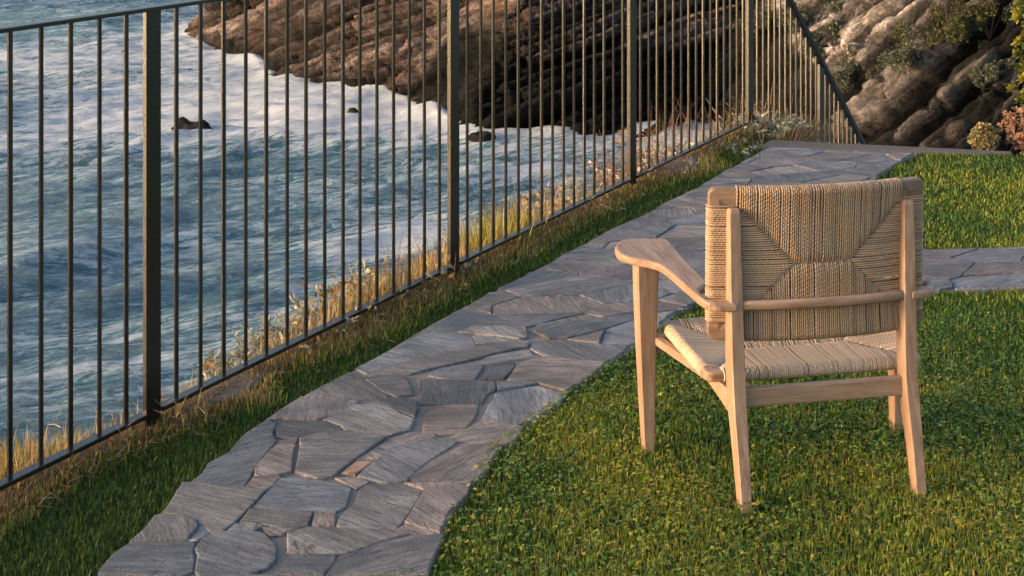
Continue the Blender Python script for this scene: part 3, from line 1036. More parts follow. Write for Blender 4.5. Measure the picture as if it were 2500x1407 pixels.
parts.append(blades(np.concatenate([p, np.full((len(p), 1), -.01)], 1), rng.uniform(.018, .05, len(p)), .9, rng.uniform(.0008, .0017, len(p)), np.clip(pick(len(p), [(.26, .13, .04), (.15, .07, .03), (.36, .22, .08), (.07, .10, .025), (.12, .14, .03)], (3, 2, 2, 4, 3)), .01, 1)))
V, F, C = join(parts)
tag(link('grass', np_mesh('grass', V, F, C), M['grass']), kind='stuff')

# clover through the near lawn: three small leaflets each
p = scatter(lower_lawn, 7600, (-.5, 2.0, 2.6, 5.0))
cn = fbm(P3(p[:, 0] * 2.3, p[:, 1] * 2.3), 3, 44)
p = p[rng.random(len(p)) < np.clip(.62 + 1.3 * cn, .08, 1)]
n = len(p)
hgt = rng.uniform(.008, .021, n)
parts = []
tt = np.clip((4.05 - p[:, 1]) / .55, 0, 1)
cc_ = pick(n, [(.085, .185, .036), (.12, .23, .045), (.22, .23, .04), (.16, .27, .08), (.32, .25, .05)], (3, 3, 2, 1, .9))
yl = rng.random(n) < .30 * tt + .9 * np.clip(fbm(P3(p[:, 0] * 3.2, p[:, 1] * 3.2), 3, 5), 0, 1)
cc_[yl] = pick(int(yl.sum()), YEL, (3, 2, 3, 1))
a0 = rng.uniform(0, 6.28, n)
tilt = rng.normal(0, .3, (n, 2))
for k in range(3):
    a = a0 + k * 2.094
    D = unit(np.stack([np.cos(a), np.sin(a), .25 + tilt[:, 0] * np.cos(a) + tilt[:, 1] * np.sin(a)], 1))
    Sd = unit(np.stack([-np.sin(a), np.cos(a), tilt[:, 0] * -np.sin(a) + tilt[:, 1] * np.cos(a)], 1))
    L = rng.uniform(.0036, .0064, n)
    parts.append(strips(np.concatenate([p, hgt[:, None]], 1), D, Sd, L, L * .46, np.full(n, .3), (.15, .9, .75), (0, .6, 1.0), cc_))
V, F, C = join(parts)
tag(link('clover', np_mesh('clover', V, F, np.clip(C, .004, 1)), M['grass']), kind='stuff')

# dead blades, stems and bits lying under the railing
n = 2300
u = rng.uniform(-1.4, UL + .1, n)
u = u[rng.random(n) < np.clip(.55 + 1.1 * fbm(P3(u * 1.6, 0 * u), 2, 8), .1, 1)]
n = len(u)
off = np.abs(rng.normal(.0, .07, n)) - .03
p = np.stack([fpt(a, b) for a, b in zip(u, off)])
a = rng.uniform(0, 6.28, n)
D = unit(np.stack([np.cos(a), np.sin(a), rng.uniform(-.02, .35, n)], 1))
Sd = unit(np.stack([-np.sin(a), np.cos(a), rng.normal(0, .3, n)], 1))
V, F, C = strips(np.concatenate([p, np.full((n, 1), .006)], 1), D, Sd, rng.uniform(.02, .075, n), rng.uniform(.0007, .0022, n), np.full(n, .2), (1, .9, .2), (0, .5, 1), pick(n, DRY + [(.30, .12, .05)], (3, 2, 2, 2, 2)))
tag(link('dry_litter', np_mesh('dry_litter', V, F, np.clip(C, .01, 1)), M['leaf']), kind='stuff')

# ------------------------------------------------------------------ railing
fence = empty('metal_railing', (FP1[0], FP1[1], 0))
tag(fence, 'dark green metal railing with thin upright bars between the lawn strip and the sea', 'railing')
fo_ = Vector((FP1[0], FP1[1], 0))
d3, n3, z3 = Vector((FD[0], FD[1], 0)), Vector((FN[0], FN[1], 0)), Vector((0, 0, 1))
def fl(u, off, z):
    return d3 * u + n3 * off + Vector((0, 0, z))
def bar(name, u, z0, z1, hd, hn, yaw=0.0, ch=.12):
    c_, s_ = math.cos(yaw), math.sin(yaw)
    a, b = (d3 * c_ + n3 * s_) * hd, (n3 * c_ - d3 * s_) * hn
    return loft(name, [(fl(u, 0, z0), a, b), (fl(u, 0, z1), a, b)], M['paint'], fence, ch=ch)
RT = 1.134
ZB = .045
posts = [-2 * BAY, -BAY, 0, BAY, 2 * BAY, 3 * BAY]
for u in posts:
    bar('post', u, -.03, RT if u < 2.9 * BAY else RT + .012, .029, .0066 + .0013 * max(0, u) / BAY, .05 * max(0, u) / BAY, .08)
umin = -2 * BAY
for k in range(5):
    a, b = posts[k] + .030, posts[k + 1] - .030
    loft('bottom_rail', [(fl(a, 0, ZB - .006), n3 * .016, z3 * .006), (fl(b, 0, ZB - .006), n3 * .016, z3 * .006)], M['paint'], fence, ch=.15)
    for j in range(1, 16):
        u = posts[k] + BAY * j / 16
        yaw = -.17 + .105 * u / BAY + (.03 if j % 2 else -.06) + random.gauss(0, .04)
        bar('baluster', u + random.gauss(0, .0012), ZB + .0005, RT - .0005, .0082, .0026 + .0006 * max(0, u) / BAY, yaw, .16)
loft('top_rail', [(fl(umin - .1, 0, RT + .006), n3 * .021, z3 * .006), (fl(3 * BAY + .03, 0, RT + .006), n3 * .021, z3 * .006)], M['paint'], fence, ch=.2)
# the part that goes down with the stairs
SL = .715
UE = 3.3
def dz(u):
    return RT - SL * u
for u in [0.03 + .1 * k for k in range(1, int(UE / .1))]:
    if abs(u - 1.33) < .03:
        continue
    bar('baluster', 3 * BAY + u, dz(u) - 1.04, dz(u) - .002, .0072, .0048, (.26 if int(round(u * 10)) % 2 else .17) + random.gauss(0, .04), .16)
bar('post', 3 * BAY + 1.33, dz(1.33) - 1.35, dz(1.33) - .004, .029, .0105, .2, .08)
dirs = (d3 - z3 * SL).normalized()
ups = (z3 + d3 * SL).normalized()
loft('handrail', [(fl(3 * BAY + .031, 0, dz(.031) + .004), n3 * .021, ups * .02), (fl(3 * BAY + UE, 0, dz(UE) + .004), n3 * .021, ups * .02)], M['paint'], fence, ch=.2)
loft('bottom_rail', [(fl(3 * BAY + .031, 0, dz(.031) - 1.05), n3 * .016, ups * .006), (fl(3 * BAY + UE, 0, dz(UE) - 1.05), n3 * .016, ups * .006)], M['paint'], fence, ch=.15)

# ------------------------------------------------------------------ plants
SILVER = [(.32, .33, .27), (.24, .26, .21), (.42, .41, .35), (.17, .20, .15)]
STRAW = [(.46, .33, .17), (.36, .24, .11), (.52, .40, .24), (.28, .19, .09)]
OLIVE = [(.24, .20, .045), (.33, .26, .07), (.17, .17, .04), (.40, .30, .11)]
BROWN = [(.22, .11, .06), (.30, .15, .08), (.15, .075, .045), (.36, .22, .13)]

def gauss_disc(n, r):
    a = rng.uniform(0, 6.28, n)
    d = r * np.sqrt(rng.random(n))
    return np.cos(a) * d, np.sin(a) * d

def tuft_geo(n, r, h, pal, wts, lean=.55, wid=.0016, bend=.8):
    n, lean, h = int(n * 2.2), lean * 1.6, h * .8
    x, y = gauss_disc(n, r)
    P = np.stack([x, y, np.full(n, -.02)], 1)
    L = h * rng.uniform(.55, 1.25, n)
    az = np.arctan2(y, x) + rng.normal(0, .9, n)
    ln = np.abs(rng.normal(0, lean, n)) + .25 * np.hypot(x, y) / r
    D = np.stack([np.cos(az) * np.sin(ln), np.sin(az) * np.sin(ln), np.cos(ln)], 1)
    sa = az + math.pi / 2 + rng.normal(0, .6, n)
    Sd = np.stack([np.cos(sa), np.sin(sa), 0 * sa], 1)
    return strips(P, D, Sd, L, wid * rng.uniform(.6, 1.3, n), bend * np.sin(ln) * .7, (1, .95, .75, .1), (0, .4, .75, 1), np.clip(pick(n, pal, wts), .01, 1))

def sprig_geo(ns, r, h, leaf, pal, wts, nl=14, wr=.14, flat=.6):
    """stems that arch up and out, with oblong leaves along them; returns leaves and stems"""
    x, y = gauss_disc(ns, r)
    az = np.arctan2(y, x) + rng.normal(0, .7, ns)
    ln = np.abs(rng.normal(.1, .45, ns)) + .35 * np.hypot(x, y) / r
    D = np.stack([np.cos(az) * np.sin(ln), np.sin(az) * np.sin(ln), np.cos(ln)], 1)
    L = h * rng.uniform(.6, 1.15, ns)
    base = np.stack([x, y, np.full(ns, -.02)], 1)
    Sd = unit(np.cross(D, rng.normal(0, 1, (ns, 3))))
    stems = strips(base, D, Sd, L, np.full(ns, .0011), np.full(ns, .25), (1, .9, .6), (0, .5, 1), pick(ns, pal, wts) * .7)
    t = rng.uniform(.25, 1.0, (ns, nl))
    c = base[:, None] + D[:, None] * (L[:, None] * t)[..., None]
    c[..., 2] -= .25 * L[:, None] * t * t
    c = c.reshape(-1, 3)
    n = len(c)
    la = rng.uniform(0, 6.28, n)
    el = rng.normal(flat * .6, .45, n)
    LD = unit(np.stack([np.cos(la) * np.cos(el), np.sin(la) * np.cos(el), np.sin(el)], 1) + .35 * np.repeat(D, nl, 0))
    LS = unit(np.cross(LD, rng.normal(0, .5, (n, 3)) + np.array([0, 0, 1.0])))
    LL = leaf * rng.uniform(.5, 1.15, n)
    return strips(c, LD, LS, LL, LL * wr * rng.uniform(.7, 1.2, n), rng.uniform(.0, .5, n), (.25, .95, .9, .1), (0, .4, .75, 1), np.clip(pick(n, pal, wts), .01, 1)), stems

def twig_geo(n, r, h, pal, wid=.0012, lean=.6):
    """bare forked twigs"""
    x, y = gauss_disc(n, r)
    P = np.stack([x, y, np.full(n, -.01)], 1)
    az = rng.uniform(0, 6.28, n)
    ln = np.abs(rng.normal(0, lean, n))
    D = np.stack([np.cos(az) * np.sin(ln), np.sin(az) * np.sin(ln), np.cos(ln)], 1)
    L = h * rng.uniform(.5, 1.2, n)
    out = [strips(P, D, unit(np.cross(D, rng.normal(0, 1, (n, 3)))), L, np.full(n, wid), rng.uniform(-.1, .3, n), (1, .8, .4), (0, .5, 1), pick(n, pal, [1] * len(pal)))]
    for k in range(3):
        t = rng.uniform(.35, .9, n)
        Q = P + D * (L * t)[:, None]
        D2 = unit(D + rng.normal(0, .6, (n, 3)))
        out.append(strips(Q, D2, unit(np.cross(D2, rng.normal(0, 1, (n, 3)))), L * rng.uniform(.2, .5, n), np.full(n, wid * .7), rng.uniform(-.1, .3, n), (1, .8, .4), (0, .5, 1), pick(n, pal, [1] * len(pal))))
    return join(out)

def geo_obj(name, geo, parent, mat='leaf'):
    V, F, C = geo
    return tag(link(name, np_mesh(name, V, F, np.clip(C, .005, 1)), M[mat], parent), kind=None if name == 'flower' else 'stuff')

def flower(parent, loc, r, c):
    n = 14
    a = np.linspace(0, 6.28, n, endpoint=False)
    D = unit(np.stack([np.cos(a), np.sin(a), np.full(n, .7)], 1))
    Sd = np.stack([-np.sin(a), np.cos(a), 0 * a], 1)
    geo = strips(np.tile(np.array(loc), (n, 1)), D, Sd, np.full(n, r), np.full(n, r * .3), np.full(n, .3), (.4, 1, .7), (0, .6, 1), np.tile(np.array(c), (n, 1)) * rng.uniform(.8, 1.1, (n, 1)))
    return geo_obj('flower', geo, parent)

def plant(name, px, off, label, cat, group='weeds and grasses along the railing', z=-.01):
    f = fence_pt(px)
    u = (f - FP1) @ FD
    q = fpt(u, off)
    o = empty(name, (q[0], q[1], z if off > -.05 else -.03 - .75 * (-off - .05)))
    tag(o, label, cat, group)
    if off < -.05:
        o.scale = (1, 1, 1.08)
    return o

o = plant('grass_tuft', 35, -.10, 'yellow green grass tuft behind the railing left of the first post, at the picture edge', 'grass tuft')
geo_obj('foliage', tuft_geo(1200, .15, .16, STRAW[:2] + OLIVE + GREEN[:1], (2, 2, 3, 3, 2, 2, 2)), o)
o = plant('grass_tuft', 165, -.11, 'straw coloured grass tuft with silver leaves behind the bars left of the first post', 'grass tuft')
geo_obj('foliage', tuft_geo(1300, .15, .17, OLIVE + STRAW[:2], (2, 3, 1, 2, 2, 2)), o)
g1, g2 = sprig_geo(9, .10, .09, .035, SILVER, (2, 2, 2, 1), 9)
geo_obj('silver_leaves', g1, o)
o = plant('dry_weed', 268, -.08, 'low dry weed spilling twigs over the bottom rail beside the first post', 'weed')
geo_obj('foliage', tuft_geo(420, .11, .085, STRAW + BROWN[:2], (3, 3, 2, 1, 2, 1), .8), o)
geo_obj('twig', twig_geo(34, .10, .13, STRAW, .0011, 1.0), o)
o = plant('dry_weed', 400, .05, 'dead straw weed lying at the foot of the first post on the lawn side', 'weed')
geo_obj('foliage', tuft_geo(520, .12, .06, STRAW + BROWN, (3, 3, 2, 1, 2, 2, 1, 1), 1.0), o)
geo_obj('twig', twig_geo(30, .09, .11, STRAW, .0011, 1.2), o)
o = plant('flower_weed', 612, -.12, 'reddish dry weed with one orange flower, first clump right of the first post', 'weed')
geo_obj('foliage', tuft_geo(420, .10, .075, BROWN + STRAW[:2], (3, 3, 2, 2, 2, 2), .8), o)
g1, g2 = sprig_geo(12, .07, .09, .032, SILVER, (2, 1, 3, 1), 8)
geo_obj('silver_leaves', g1, o)
geo_obj('stem', twig_geo(14, .08, .15, STRAW, .0009, .7), o)
flower(o, (-.03, .0, .085), .018, (.75, .25, .01))
for px, off, h, lab in ((700, -.12, .11, 'silver leaved weed growing through the railing right of the red dry clump'), (775, -.12, .15, 'taller silver leaved weed in the middle of the second railing bay'),
                        (850, -.11, .18, 'silver weed with an orange flower standing above it')):
    o = plant('silver_weed', px, off, lab, 'weed')
    g1, g2 = sprig_geo(74, .13, h, .036, SILVER + OLIVE[:1], (3, 3, 2, 2, .8), 13)
    geo_obj('foliage', g1, o)
    geo_obj('stem', g2, o)
    geo_obj('dry_blades', tuft_geo(110, .12, h * 1.1, STRAW, (1, 1, 1, 1), .6, .0011), o)
    if px == 850:
        flower(o, (-.06, .05, .165), .02, (.80, .28, .01))
for px, off, h, lab in ((935, -.11, .19, 'mixed straw and olive weed left of the second post, against white foam'), (1030, -.11, .21, 'pale dry bushy weed immediately left of the second post')):
    o = plant('dry_weed', px, off, lab, 'weed')
    g1, g2 = sprig_geo(76, .14, h, .030, STRAW + SILVER + OLIVE[:2], (2, 2, 2, 1, 1, 1, 1, 1, 2, 2), 13, .18)
    geo_obj('foliage', g1, o)
    geo_obj('stem', g2, o)
    geo_obj('dry_blades', tuft_geo(220, .13, h * .95, STRAW + OLIVE[:2], (2, 2, 2, 1, 2, 2), .65, .0012), o)
    geo_obj('twig', twig_geo(10, .10, h * 1.25, BROWN, .001, .4), o)
o = plant('silver_weed', 1140, -.06, 'low grey weed drooping over the bottom rail at the second post', 'weed')
g1, g2 = sprig_geo(26, .10, .10, .04, SILVER + STRAW[:1], (3, 2, 3, 1, 1), 10)
geo_obj('foliage', g1, o)
geo_obj('stem', g2, o)
for px, h, lab, pal in ((1175, .20, 'straw coloured grass tuft just right of the second post', STRAW + OLIVE[:2]), (1260, .24, 'bright yellow green grass tuft in the middle of the third bay', OLIVE + YEL),
                        (1345, .25, 'tall yellow grass tuft before the beige bush in the third bay', OLIVE + STRAW[:2])):
    o = plant('grass_tuft', px, -.12, lab, 'grass tuft')
    geo_obj('foliage', tuft_geo(760, .15, h, pal, [1] * len(pal), .5, .0017), o)
for px, h, lab in ((1420, .22, 'beige dry bush behind the railing in the third bay'), (1490, .20, 'beige dry bush touching the third post')):
    o = plant('dry_bush', px, -.13, lab, 'bush')
    g1, g2 = sprig_geo(60, .16, h, .022, STRAW + SILVER[:1], (2, 1, 3, 1, 2), 16, .25)
    geo_obj('foliage', g1, o)
    geo_obj('twig', twig_geo(60, .15, h, STRAW, .0011, .6), o)
o = plant('dry_weed', 1590, -.10, 'brown withered weed with pale seed heads right of the third post', 'weed')
g1, g2 = sprig_geo(46, .15, .24, .020, BROWN + [(.55, .42, .36)], (2, 2, 2, 1, 2), 12, .32)
geo_obj('foliage', g1, o)
geo_obj('twig', twig_geo(60, .15, .24, BROWN, .0013, .6), o)
o = plant('flower_weed', 1668, -.16, 'small leaved weed with yellow orange flowers in the last bay', 'weed')
g1, g2 = sprig_geo(60, .20, .17, .026, SILVER + [(.55, .50, .36)], (2, 1, 3, 1, 3), 13, .35)
geo_obj('foliage', g1, o)
geo_obj('stem', g2, o)
for k in range(7):
    flower(o, (random.uniform(-.2, .05), random.uniform(-.16, .16), random.uniform(.16, .24)), .03, (.72, .34, .02))
o = plant('silver_weed', 1745, -.17, 'pale small leaved weed below bare red twigs near the corner post', 'weed')
g1, g2 = sprig_geo(60, .20, .20, .026, SILVER + [(.58, .52, .40)], (2, 1, 3, 1, 3), 13, .35)
geo_obj('foliage', g1, o)
geo_obj('twig', twig_geo(50, .22, .30, BROWN, .0014, .5), o)
o = plant('silver_bush', 1830, .10, 'silvery bush over dark dry grass at the corner post, above the flagstones', 'bush')
g1, g2 = sprig_geo(80, .15, .15, .034, SILVER + [(.58, .54, .45)], (3, 2, 3, 1, 2), 12, .17)
geo_obj('foliage', g1, o)
geo_obj('stem', g2, o)
geo_obj('dry_blades', tuft_geo(900, .30, .16, BROWN + STRAW + GREEN[:2], (2, 2, 3, 1, 1, 1, 1, 1, 2, 2), 1.0, .0018), o)
o = plant('silver_weed', 1740, .10, 'silver rosette weed growing on the lawn side of the bottom rail', 'weed')
g1, g2 = sprig_geo(26, .16, .08, .032, SILVER, (3, 1, 3, 1), 10, .16)
geo_obj('foliage', g1, o)
geo_obj('dry_blades', tuft_geo(420, .20, .09, BROWN + GREEN[:2], (2, 2, 2, 1, 2, 2), 1.0, .0016), o)
o = plant('dry_weed', 1660, .07, 'pale dead rosette lying on the bare kerb below the last bay', 'weed')
geo_obj('foliage', tuft_geo(60, .05, .10, [(.5, .44, .38)], [1], 1.2, .002), o)
# twigs beside the stair railing
for u, off, h, lab in ((.9, -.3, .5, 'bare orange lit twigs growing beside the stair railing'), (1.7, -.25, .45, 'drooping dry stems beside the lower stair railing')):
    q = fpt(UL + u, off)
    o = empty('dry_bush', (q[0], q[1], -.55 - .7 * (u - .9)))
    tag(o, lab, 'bush', 'bushes by the stairs')
    geo_obj('twig', twig_geo(110, .25, h, BROWN + STRAW, .0025, .35), o)
    g1, g2 = sprig_geo(40, .3, h * .7, .03, BROWN + STRAW, [1] * 8, 12, .3)
    geo_obj('foliage', g1, o)

# ground cover running behind the bottom rail
n = 15000
u = rng.uniform(-1.5, UL, n)
keep = np.clip(.5 + 1.2 * fbm(P3(u * 1.1, 0 * u + 2), 2, 91), .05, 1)
gap = (u > .27) & (u < .62)
u = u[(rng.random(n) < keep) & ~(gap & (rng.random(n) < .93))]
n = len(u)
off = rng.uniform(-.16, -.02, n)
p = np.stack([fpt(a, b) for a, b in zip(u, off)])
hh = .055 + .045 * fbm(P3(u * 2, 0 * u), 2, 13) + .02 * np.clip(np.minimum((u - .75) / .4, (4.0 - u) / .4), 0, 1)
V, F, C = blades(np.concatenate([p, (-.02 - 1.0 * np.clip(-off - .07, 0, 1))[:, None]], 1), 1.5 * hh * rng.uniform(.5, 1.4, n), 1.0, rng.uniform(.0008, .0018, n), np.clip(pick(n, STRAW + OLIVE + BROWN[:2] + [(.48, .27, .09), (.40, .30, .08)], [1] * 12), .01, 1), .9)
tag(link('ground_cover', np_mesh('ground_cover', V, F, C), M['leaf']), kind='stuff')

# sunlit shrub at the right, leaves in rosettes; and two low dry bushes on the far edge
def rosette_shrub(n, rx, ry, rz, leaf, pal, wts, nl=11):
    u = unit(rng.normal(0, 1, (n, 3)))
    rr = rng.uniform(.55, 1.0, n) ** .5
    c = u * rr[:, None] * np.array([rx, ry, rz])
    c *= (1 + .25 * fbm(c * 6, 3, 6))[:, None]
    ax = unit(u + np.array([0, 0, .5]) + rng.normal(0, .35, (n, 3)))
    t1 = unit(np.cross(ax, rng.normal(0, 1, (n, 3))))
    t2 = np.cross(ax, t1)
    out = []
    cl = pick(n, pal, wts)
    for k in range(nl):
        a = k * 2.4 + rng.uniform(0, .6, n)
        op = .35 + .9 * k / nl
        D = unit(ax * np.cos(op) + (t1 * np.cos(a)[:, None] + t2 * np.sin(a)[:, None]) * np.sin(op))
        Sd = unit(np.cross(D, ax))
        L = leaf * rng.uniform(.7, 1.2, n)
        out.append(strips(c, D, Sd, L, L * .2, np.full(n, .15), (.3, .9, 1, .15), (0, .4, .75, 1), cl * rng.uniform(.85, 1.15, (n, 1))))
    return join(out)

def stems_to(base, tips, r, pal):
    base = np.tile(np.array(base, float), (len(tips), 1))
    D = tips - base
    L = np.linalg.norm(D, axis=1)
    D = D / L[:, None]
    a = strips(base, D, unit(np.cross(D, np.array([0, 1.0, .2]))), L, np.full(len(tips), r), np.zeros(len(tips)), (1, .7, .4), (0, .5, 1), pick(len(tips), pal, [1] * len(pal)))
    b = strips(base, D, unit(np.cross(D, np.array([1.0, 0, .2]))), L, np.full(len(tips), r), np.zeros(len(tips)), (1, .7, .4), (0, .5, 1), pick(len(tips), pal, [1] * len(pal)))
    return join([a, b])

q = np.array([3.24, 8.6])
o = empty('leafy_shrub', (q[0], q[1], -.35))
tag(o, 'yellow green leafy shrub catching the sun at the right edge of the terrace', 'shrub')
gg = rosette_shrub(560, .34, .42, .62, .042, [(.20, .22, .025), (.30, .27, .03), (.11, .14, .02), (.38, .30, .05)], (3, 3, 2, 1))
gg[0][:, 2] += .72
geo_obj('foliage', gg, o)
tips = np.stack([rng.normal(0, .16, 26), rng.normal(0, .2, 26), rng.uniform(.5, 1.1, 26)], 1)
geo_obj('stem', stems_to((0, 0, -.05), tips, .007, [(.10, .07, .045)]), o)
for dx, dy, rx, rz, pal, lab in ((2.86, 8.02, .20, .13, [(.48, .27, .17), (.38, .22, .13), (.55, .36, .24), (.26, .16, .09)], 'low peach coloured bush on the far terrace edge, at the right'),
                                 (2.53, 8.0, .07, .07, [(.40, .32, .15), (.30, .26, .12)], 'small pale yellow bush left of the peach bush on the far edge'),
                                 (3.25, 8.2, .25, .22, [(.30, .19, .11), (.20, .13, .07)], 'brown leaved bush behind the peach bush')):
    o = empty('low_bush', (dx, dy, -.05))
    tag(o, lab, 'bush')
    gg = rosette_shrub(int(900 * rx * 3), rx, rx * .8, rz, .022, pal, [1] * len(pal), 8)
    gg[0][:, 2] += rz * .75
    geo_obj('foliage', gg, o)
    tips = np.stack([rng.normal(0, rx * .5, 12), rng.normal(0, rx * .4, 12), rng.uniform(rz * .6, rz * 1.5, 12)], 1)
    geo_obj('stem', stems_to((0, 0, -.04), tips, .003, [(.14, .09, .06)]), o)

# shrubs rooted on the cliffs
def cliff_shrub_mesh(n, pal, seed):
    r0 = np.random.default_rng(seed)
    k = 9
    cen = np.stack([r0.normal(0, .75, k), r0.normal(0, .45, k), r0.normal(0, .38, k)], 1)
    cen[:, 2] += .45 * cen[:, 0] * r0.choice((1.0, .6))
    rad = r0.uniform(.22, .55, k)
    w_ = rng.integers(0, k, n)
    u = unit(rng.normal(0, 1, (n, 3)))
    c = cen[w_] + u * (rad[w_] * rng.uniform(.2, 1.15, n) ** .6)[:, None]
    c += .22 * np.stack([fbm(c * 3 + 9 * q, 3, seed + q) for q in range(3)], 1)
    D = unit(u + rng.normal(0, .8, (n, 3)) + np.array([0, 0, .4]))
    Sd = unit(np.cross(D, rng.normal(0, 1, (n, 3))))
    L = rng.uniform(.06, .15, n)
    cl = pick(n, pal, [1] * len(pal), .25) * (.75 + .5 * r0.random(k)[w_])[:, None]
    return strips(c, D, Sd, L, L * .28, np.full(n, .2), (.5, 1, .2), (0, .5, 1), np.clip(cl, .006, 1))
CG = [(.070, .085, .055), (.095, .110, .075), (.135, .145, .105), (.05, .06, .04)]
CY = [(.10, .095, .035), (.07, .075, .03), (.05, .06, .028)]
meshes = []
for k in range(4):
    V, F, C = cliff_shrub_mesh(3200, CG if k < 3 else CY, 60 + k)
    me = np_mesh('crown', V, F, C)
    me.materials.append(M['cliff_leaf'])
    me2 = np_mesh('stem', *stems_to((0, 0, -.6), np.stack([rng.normal(0, .4, 9), rng.normal(0, .3, 9), rng.uniform(0, .5, 9)], 1), .035, [(.07, .055, .045)]))
    me2.materials.append(M['cliff_leaf'])
    meshes.append((me, me2))
pj = proj(right_pts)
spots = [(2035, 95, .95, 'grey green bush growing from the cliff right beside the sloping handrail'), (1985, 25, .9, 'dark bush at the top of the picture right of the handrail'),
         (2075, 165, .55, 'small grey bush on the cliff below the larger grey green one'), (2265, 80, .75, 'dark green bush spread over the cliff ledge right of the pale slab'),

         (2425, 70, .85, 'grey green bush high on the cliff near the sunlit yellow shrub'), (2440, 160, .5, 'dull green bush on the cliff just left of the yellow shrub'),
(2230, 130, .6, 'dark bush below the ledge in the middle of the cliff'),
         
         (2345, 45, .6, 'small bush high on the cliff between two larger bushes'), (2140, 175, .35, 'tuft of dull leaves on the cliff by the middle of the handrail'),
         (1880, 40, .7, 'bush on the rock seen between the stair railing bars')]
for i, (px, py, r, lab) in enumerate(spots):
    dd = np.hypot(pj[:, 0] - px, pj[:, 1] - py)
    near = np.where(dd < 16)[0]
    v = right_pts[near[np.argmin(right_pts[near, 1])]] if len(near) else right_pts[np.argmin(dd)]
    o = empty('cliff_shrub', tuple(v))
    o.scale = (r, r, r)
    o.rotation_euler = (0, 0, random.uniform(-.5, .5))
    tag(o, lab, 'shrub', 'shrubs on the cliff')
    a, b = meshes[i % 4]
    for nm, mm in (('crown', a), ('stem', b)):
        c_ = bpy.data.objects.new(nm, mm)
        col.objects.link(c_)
        c_.parent = o
        c_['kind'] = 'stuff'

# ------------------------------------------------------------------ armchair
CA = .2005
chair = empty('armchair', (.7806, 3.6278, -.005))
chair.rotation_euler = (0, 0, CA)
tag(chair, 'pale wooden armchair with woven cord seat and back, seen from behind on the lawn', 'chair')
ex, ey = Vector((1, 0, 0)), Vector((0, 1, 0))
def post_(name, st, mat='wood_z', ch=.16):
    return loft(name, [((u, w_, z), ex * (du / 2), ey * (dw / 2)) for z, u, w_, du, dw in st], M[mat], chair, ch=ch)
for s in (-1, 1):
    rl = [(-.012, .226, .0, .027, .034), (.10, .226, .024, .030, .041), (.205, .2255, .051, .034, .050), (.26, .225, .063, .035, .053), (.34, .226, .069, .035, .050),
          (.48, .2275, .072, .033, .042), (.60, .2285, .0735, .030, .033), (.693, .229, .0745, .028, .027), (.703, .229, .0745, .022, .020)]
    o = post_('rear_leg', [(z, s * u, w_, du, dw) for z, u, w_, du, dw in rl])
    flg = [(-.012, .352, .385, .028, .034), (.12, .355, .387, .036, .040), (.28, .357, .390, .047, .046), (.40, .357, .393, .056, .047), (.489, .356, .395, .062, .047)]
    o = post_('front_leg', [(z, s * u, w_, du, dw) for z, u, w_, du, dw in flg])
    loft('side_rail', [((s * .229, .066, .226), ex * .010, z3 * .029), ((s * .240, .115, .243), ex * .010, z3 * .021), ((s * .252, .17, .258), ex * .010, z3 * .012), ((s * .335, .386, .290), ex * .010, z3 * .010)], M['wood_y'], chair)
loft('front_rail', [((-.336, .385, .277), ey * .011, z3 * .024), ((.336, .385, .277), ey * .011, z3 * .024)], M['wood_x'], chair)
loft('rear_rail', [((-.213, .064, .2425), ey * .010, z3 * .0225), ((.213, .064, .2425), ey * .010, z3 * .0225)], M['wood_x'], chair)
# curved bar between the rear legs, at arm height
stn = []
for k in range(13):
    u = -.222 + .444 * k / 12
    stn.append(((u, .064 - .020 * (1 - (u / .222) ** 2), .4685), ey * .0095, z3 * .0115))
loft('back_bar', stn, M['wood_x'], chair, ch=.42, smooth=True)
# arms
AZ = .480
arm_px = [(1775, 726), (1752, 721), (1740, 712), (1731, 700), (1727, 686), (1716, 672), (1700, 654), (1660, 613), (1637, 586), (1627, 578), (1612, 576), (1570, 576), (1533, 577), (1512, 583), (1502, 594),
          (1503, 605), (1516, 616), (1549, 626), (1583, 632), (1612, 642), (1640, 664), (1680, 698), (1708, 722), (1722, 731), (1748, 737), (1775, 738)]
def to_chair(px, py, z):
    X_, Y_ = G(px, py, z)
    dx, dy = X_ - .7806, Y_ - 3.6278
    return (dx * math.cos(CA) + dy * math.sin(CA), -dx * math.sin(CA) + dy * math.cos(CA))
def arm_top(w_):
    return AZ + .092 * (w_ - .06)
def on_arm(px, py):
    z_ = AZ
    for _ in range(12):
        u, w_ = to_chair(px, py, z_)
        z_ = arm_top(w_)
    return u, w_
arm = [on_arm(x_, y_) for x_, y_ in arm_px]
arm = [(min(u, -.293) if .075 < w_ < .165 and u > -.305 else u, w_) for u, w_ in arm]
arm[0] = (-.232, arm[0][1])
arm[-1] = (-.232, arm[-1][1])
ring = [tuple(v) for v in catmull(arm, .012)]
for s in (-1, 1):
    me = prism('armrest', [(s * -1 * u, w_) for u, w_ in ring], -.0225, 0, .007)
    for v in me.vertices:
        v.co.z += arm_top(v.co.y)
    fix_normals(me)
    link('armrest', me, M['wood_y'], chair)

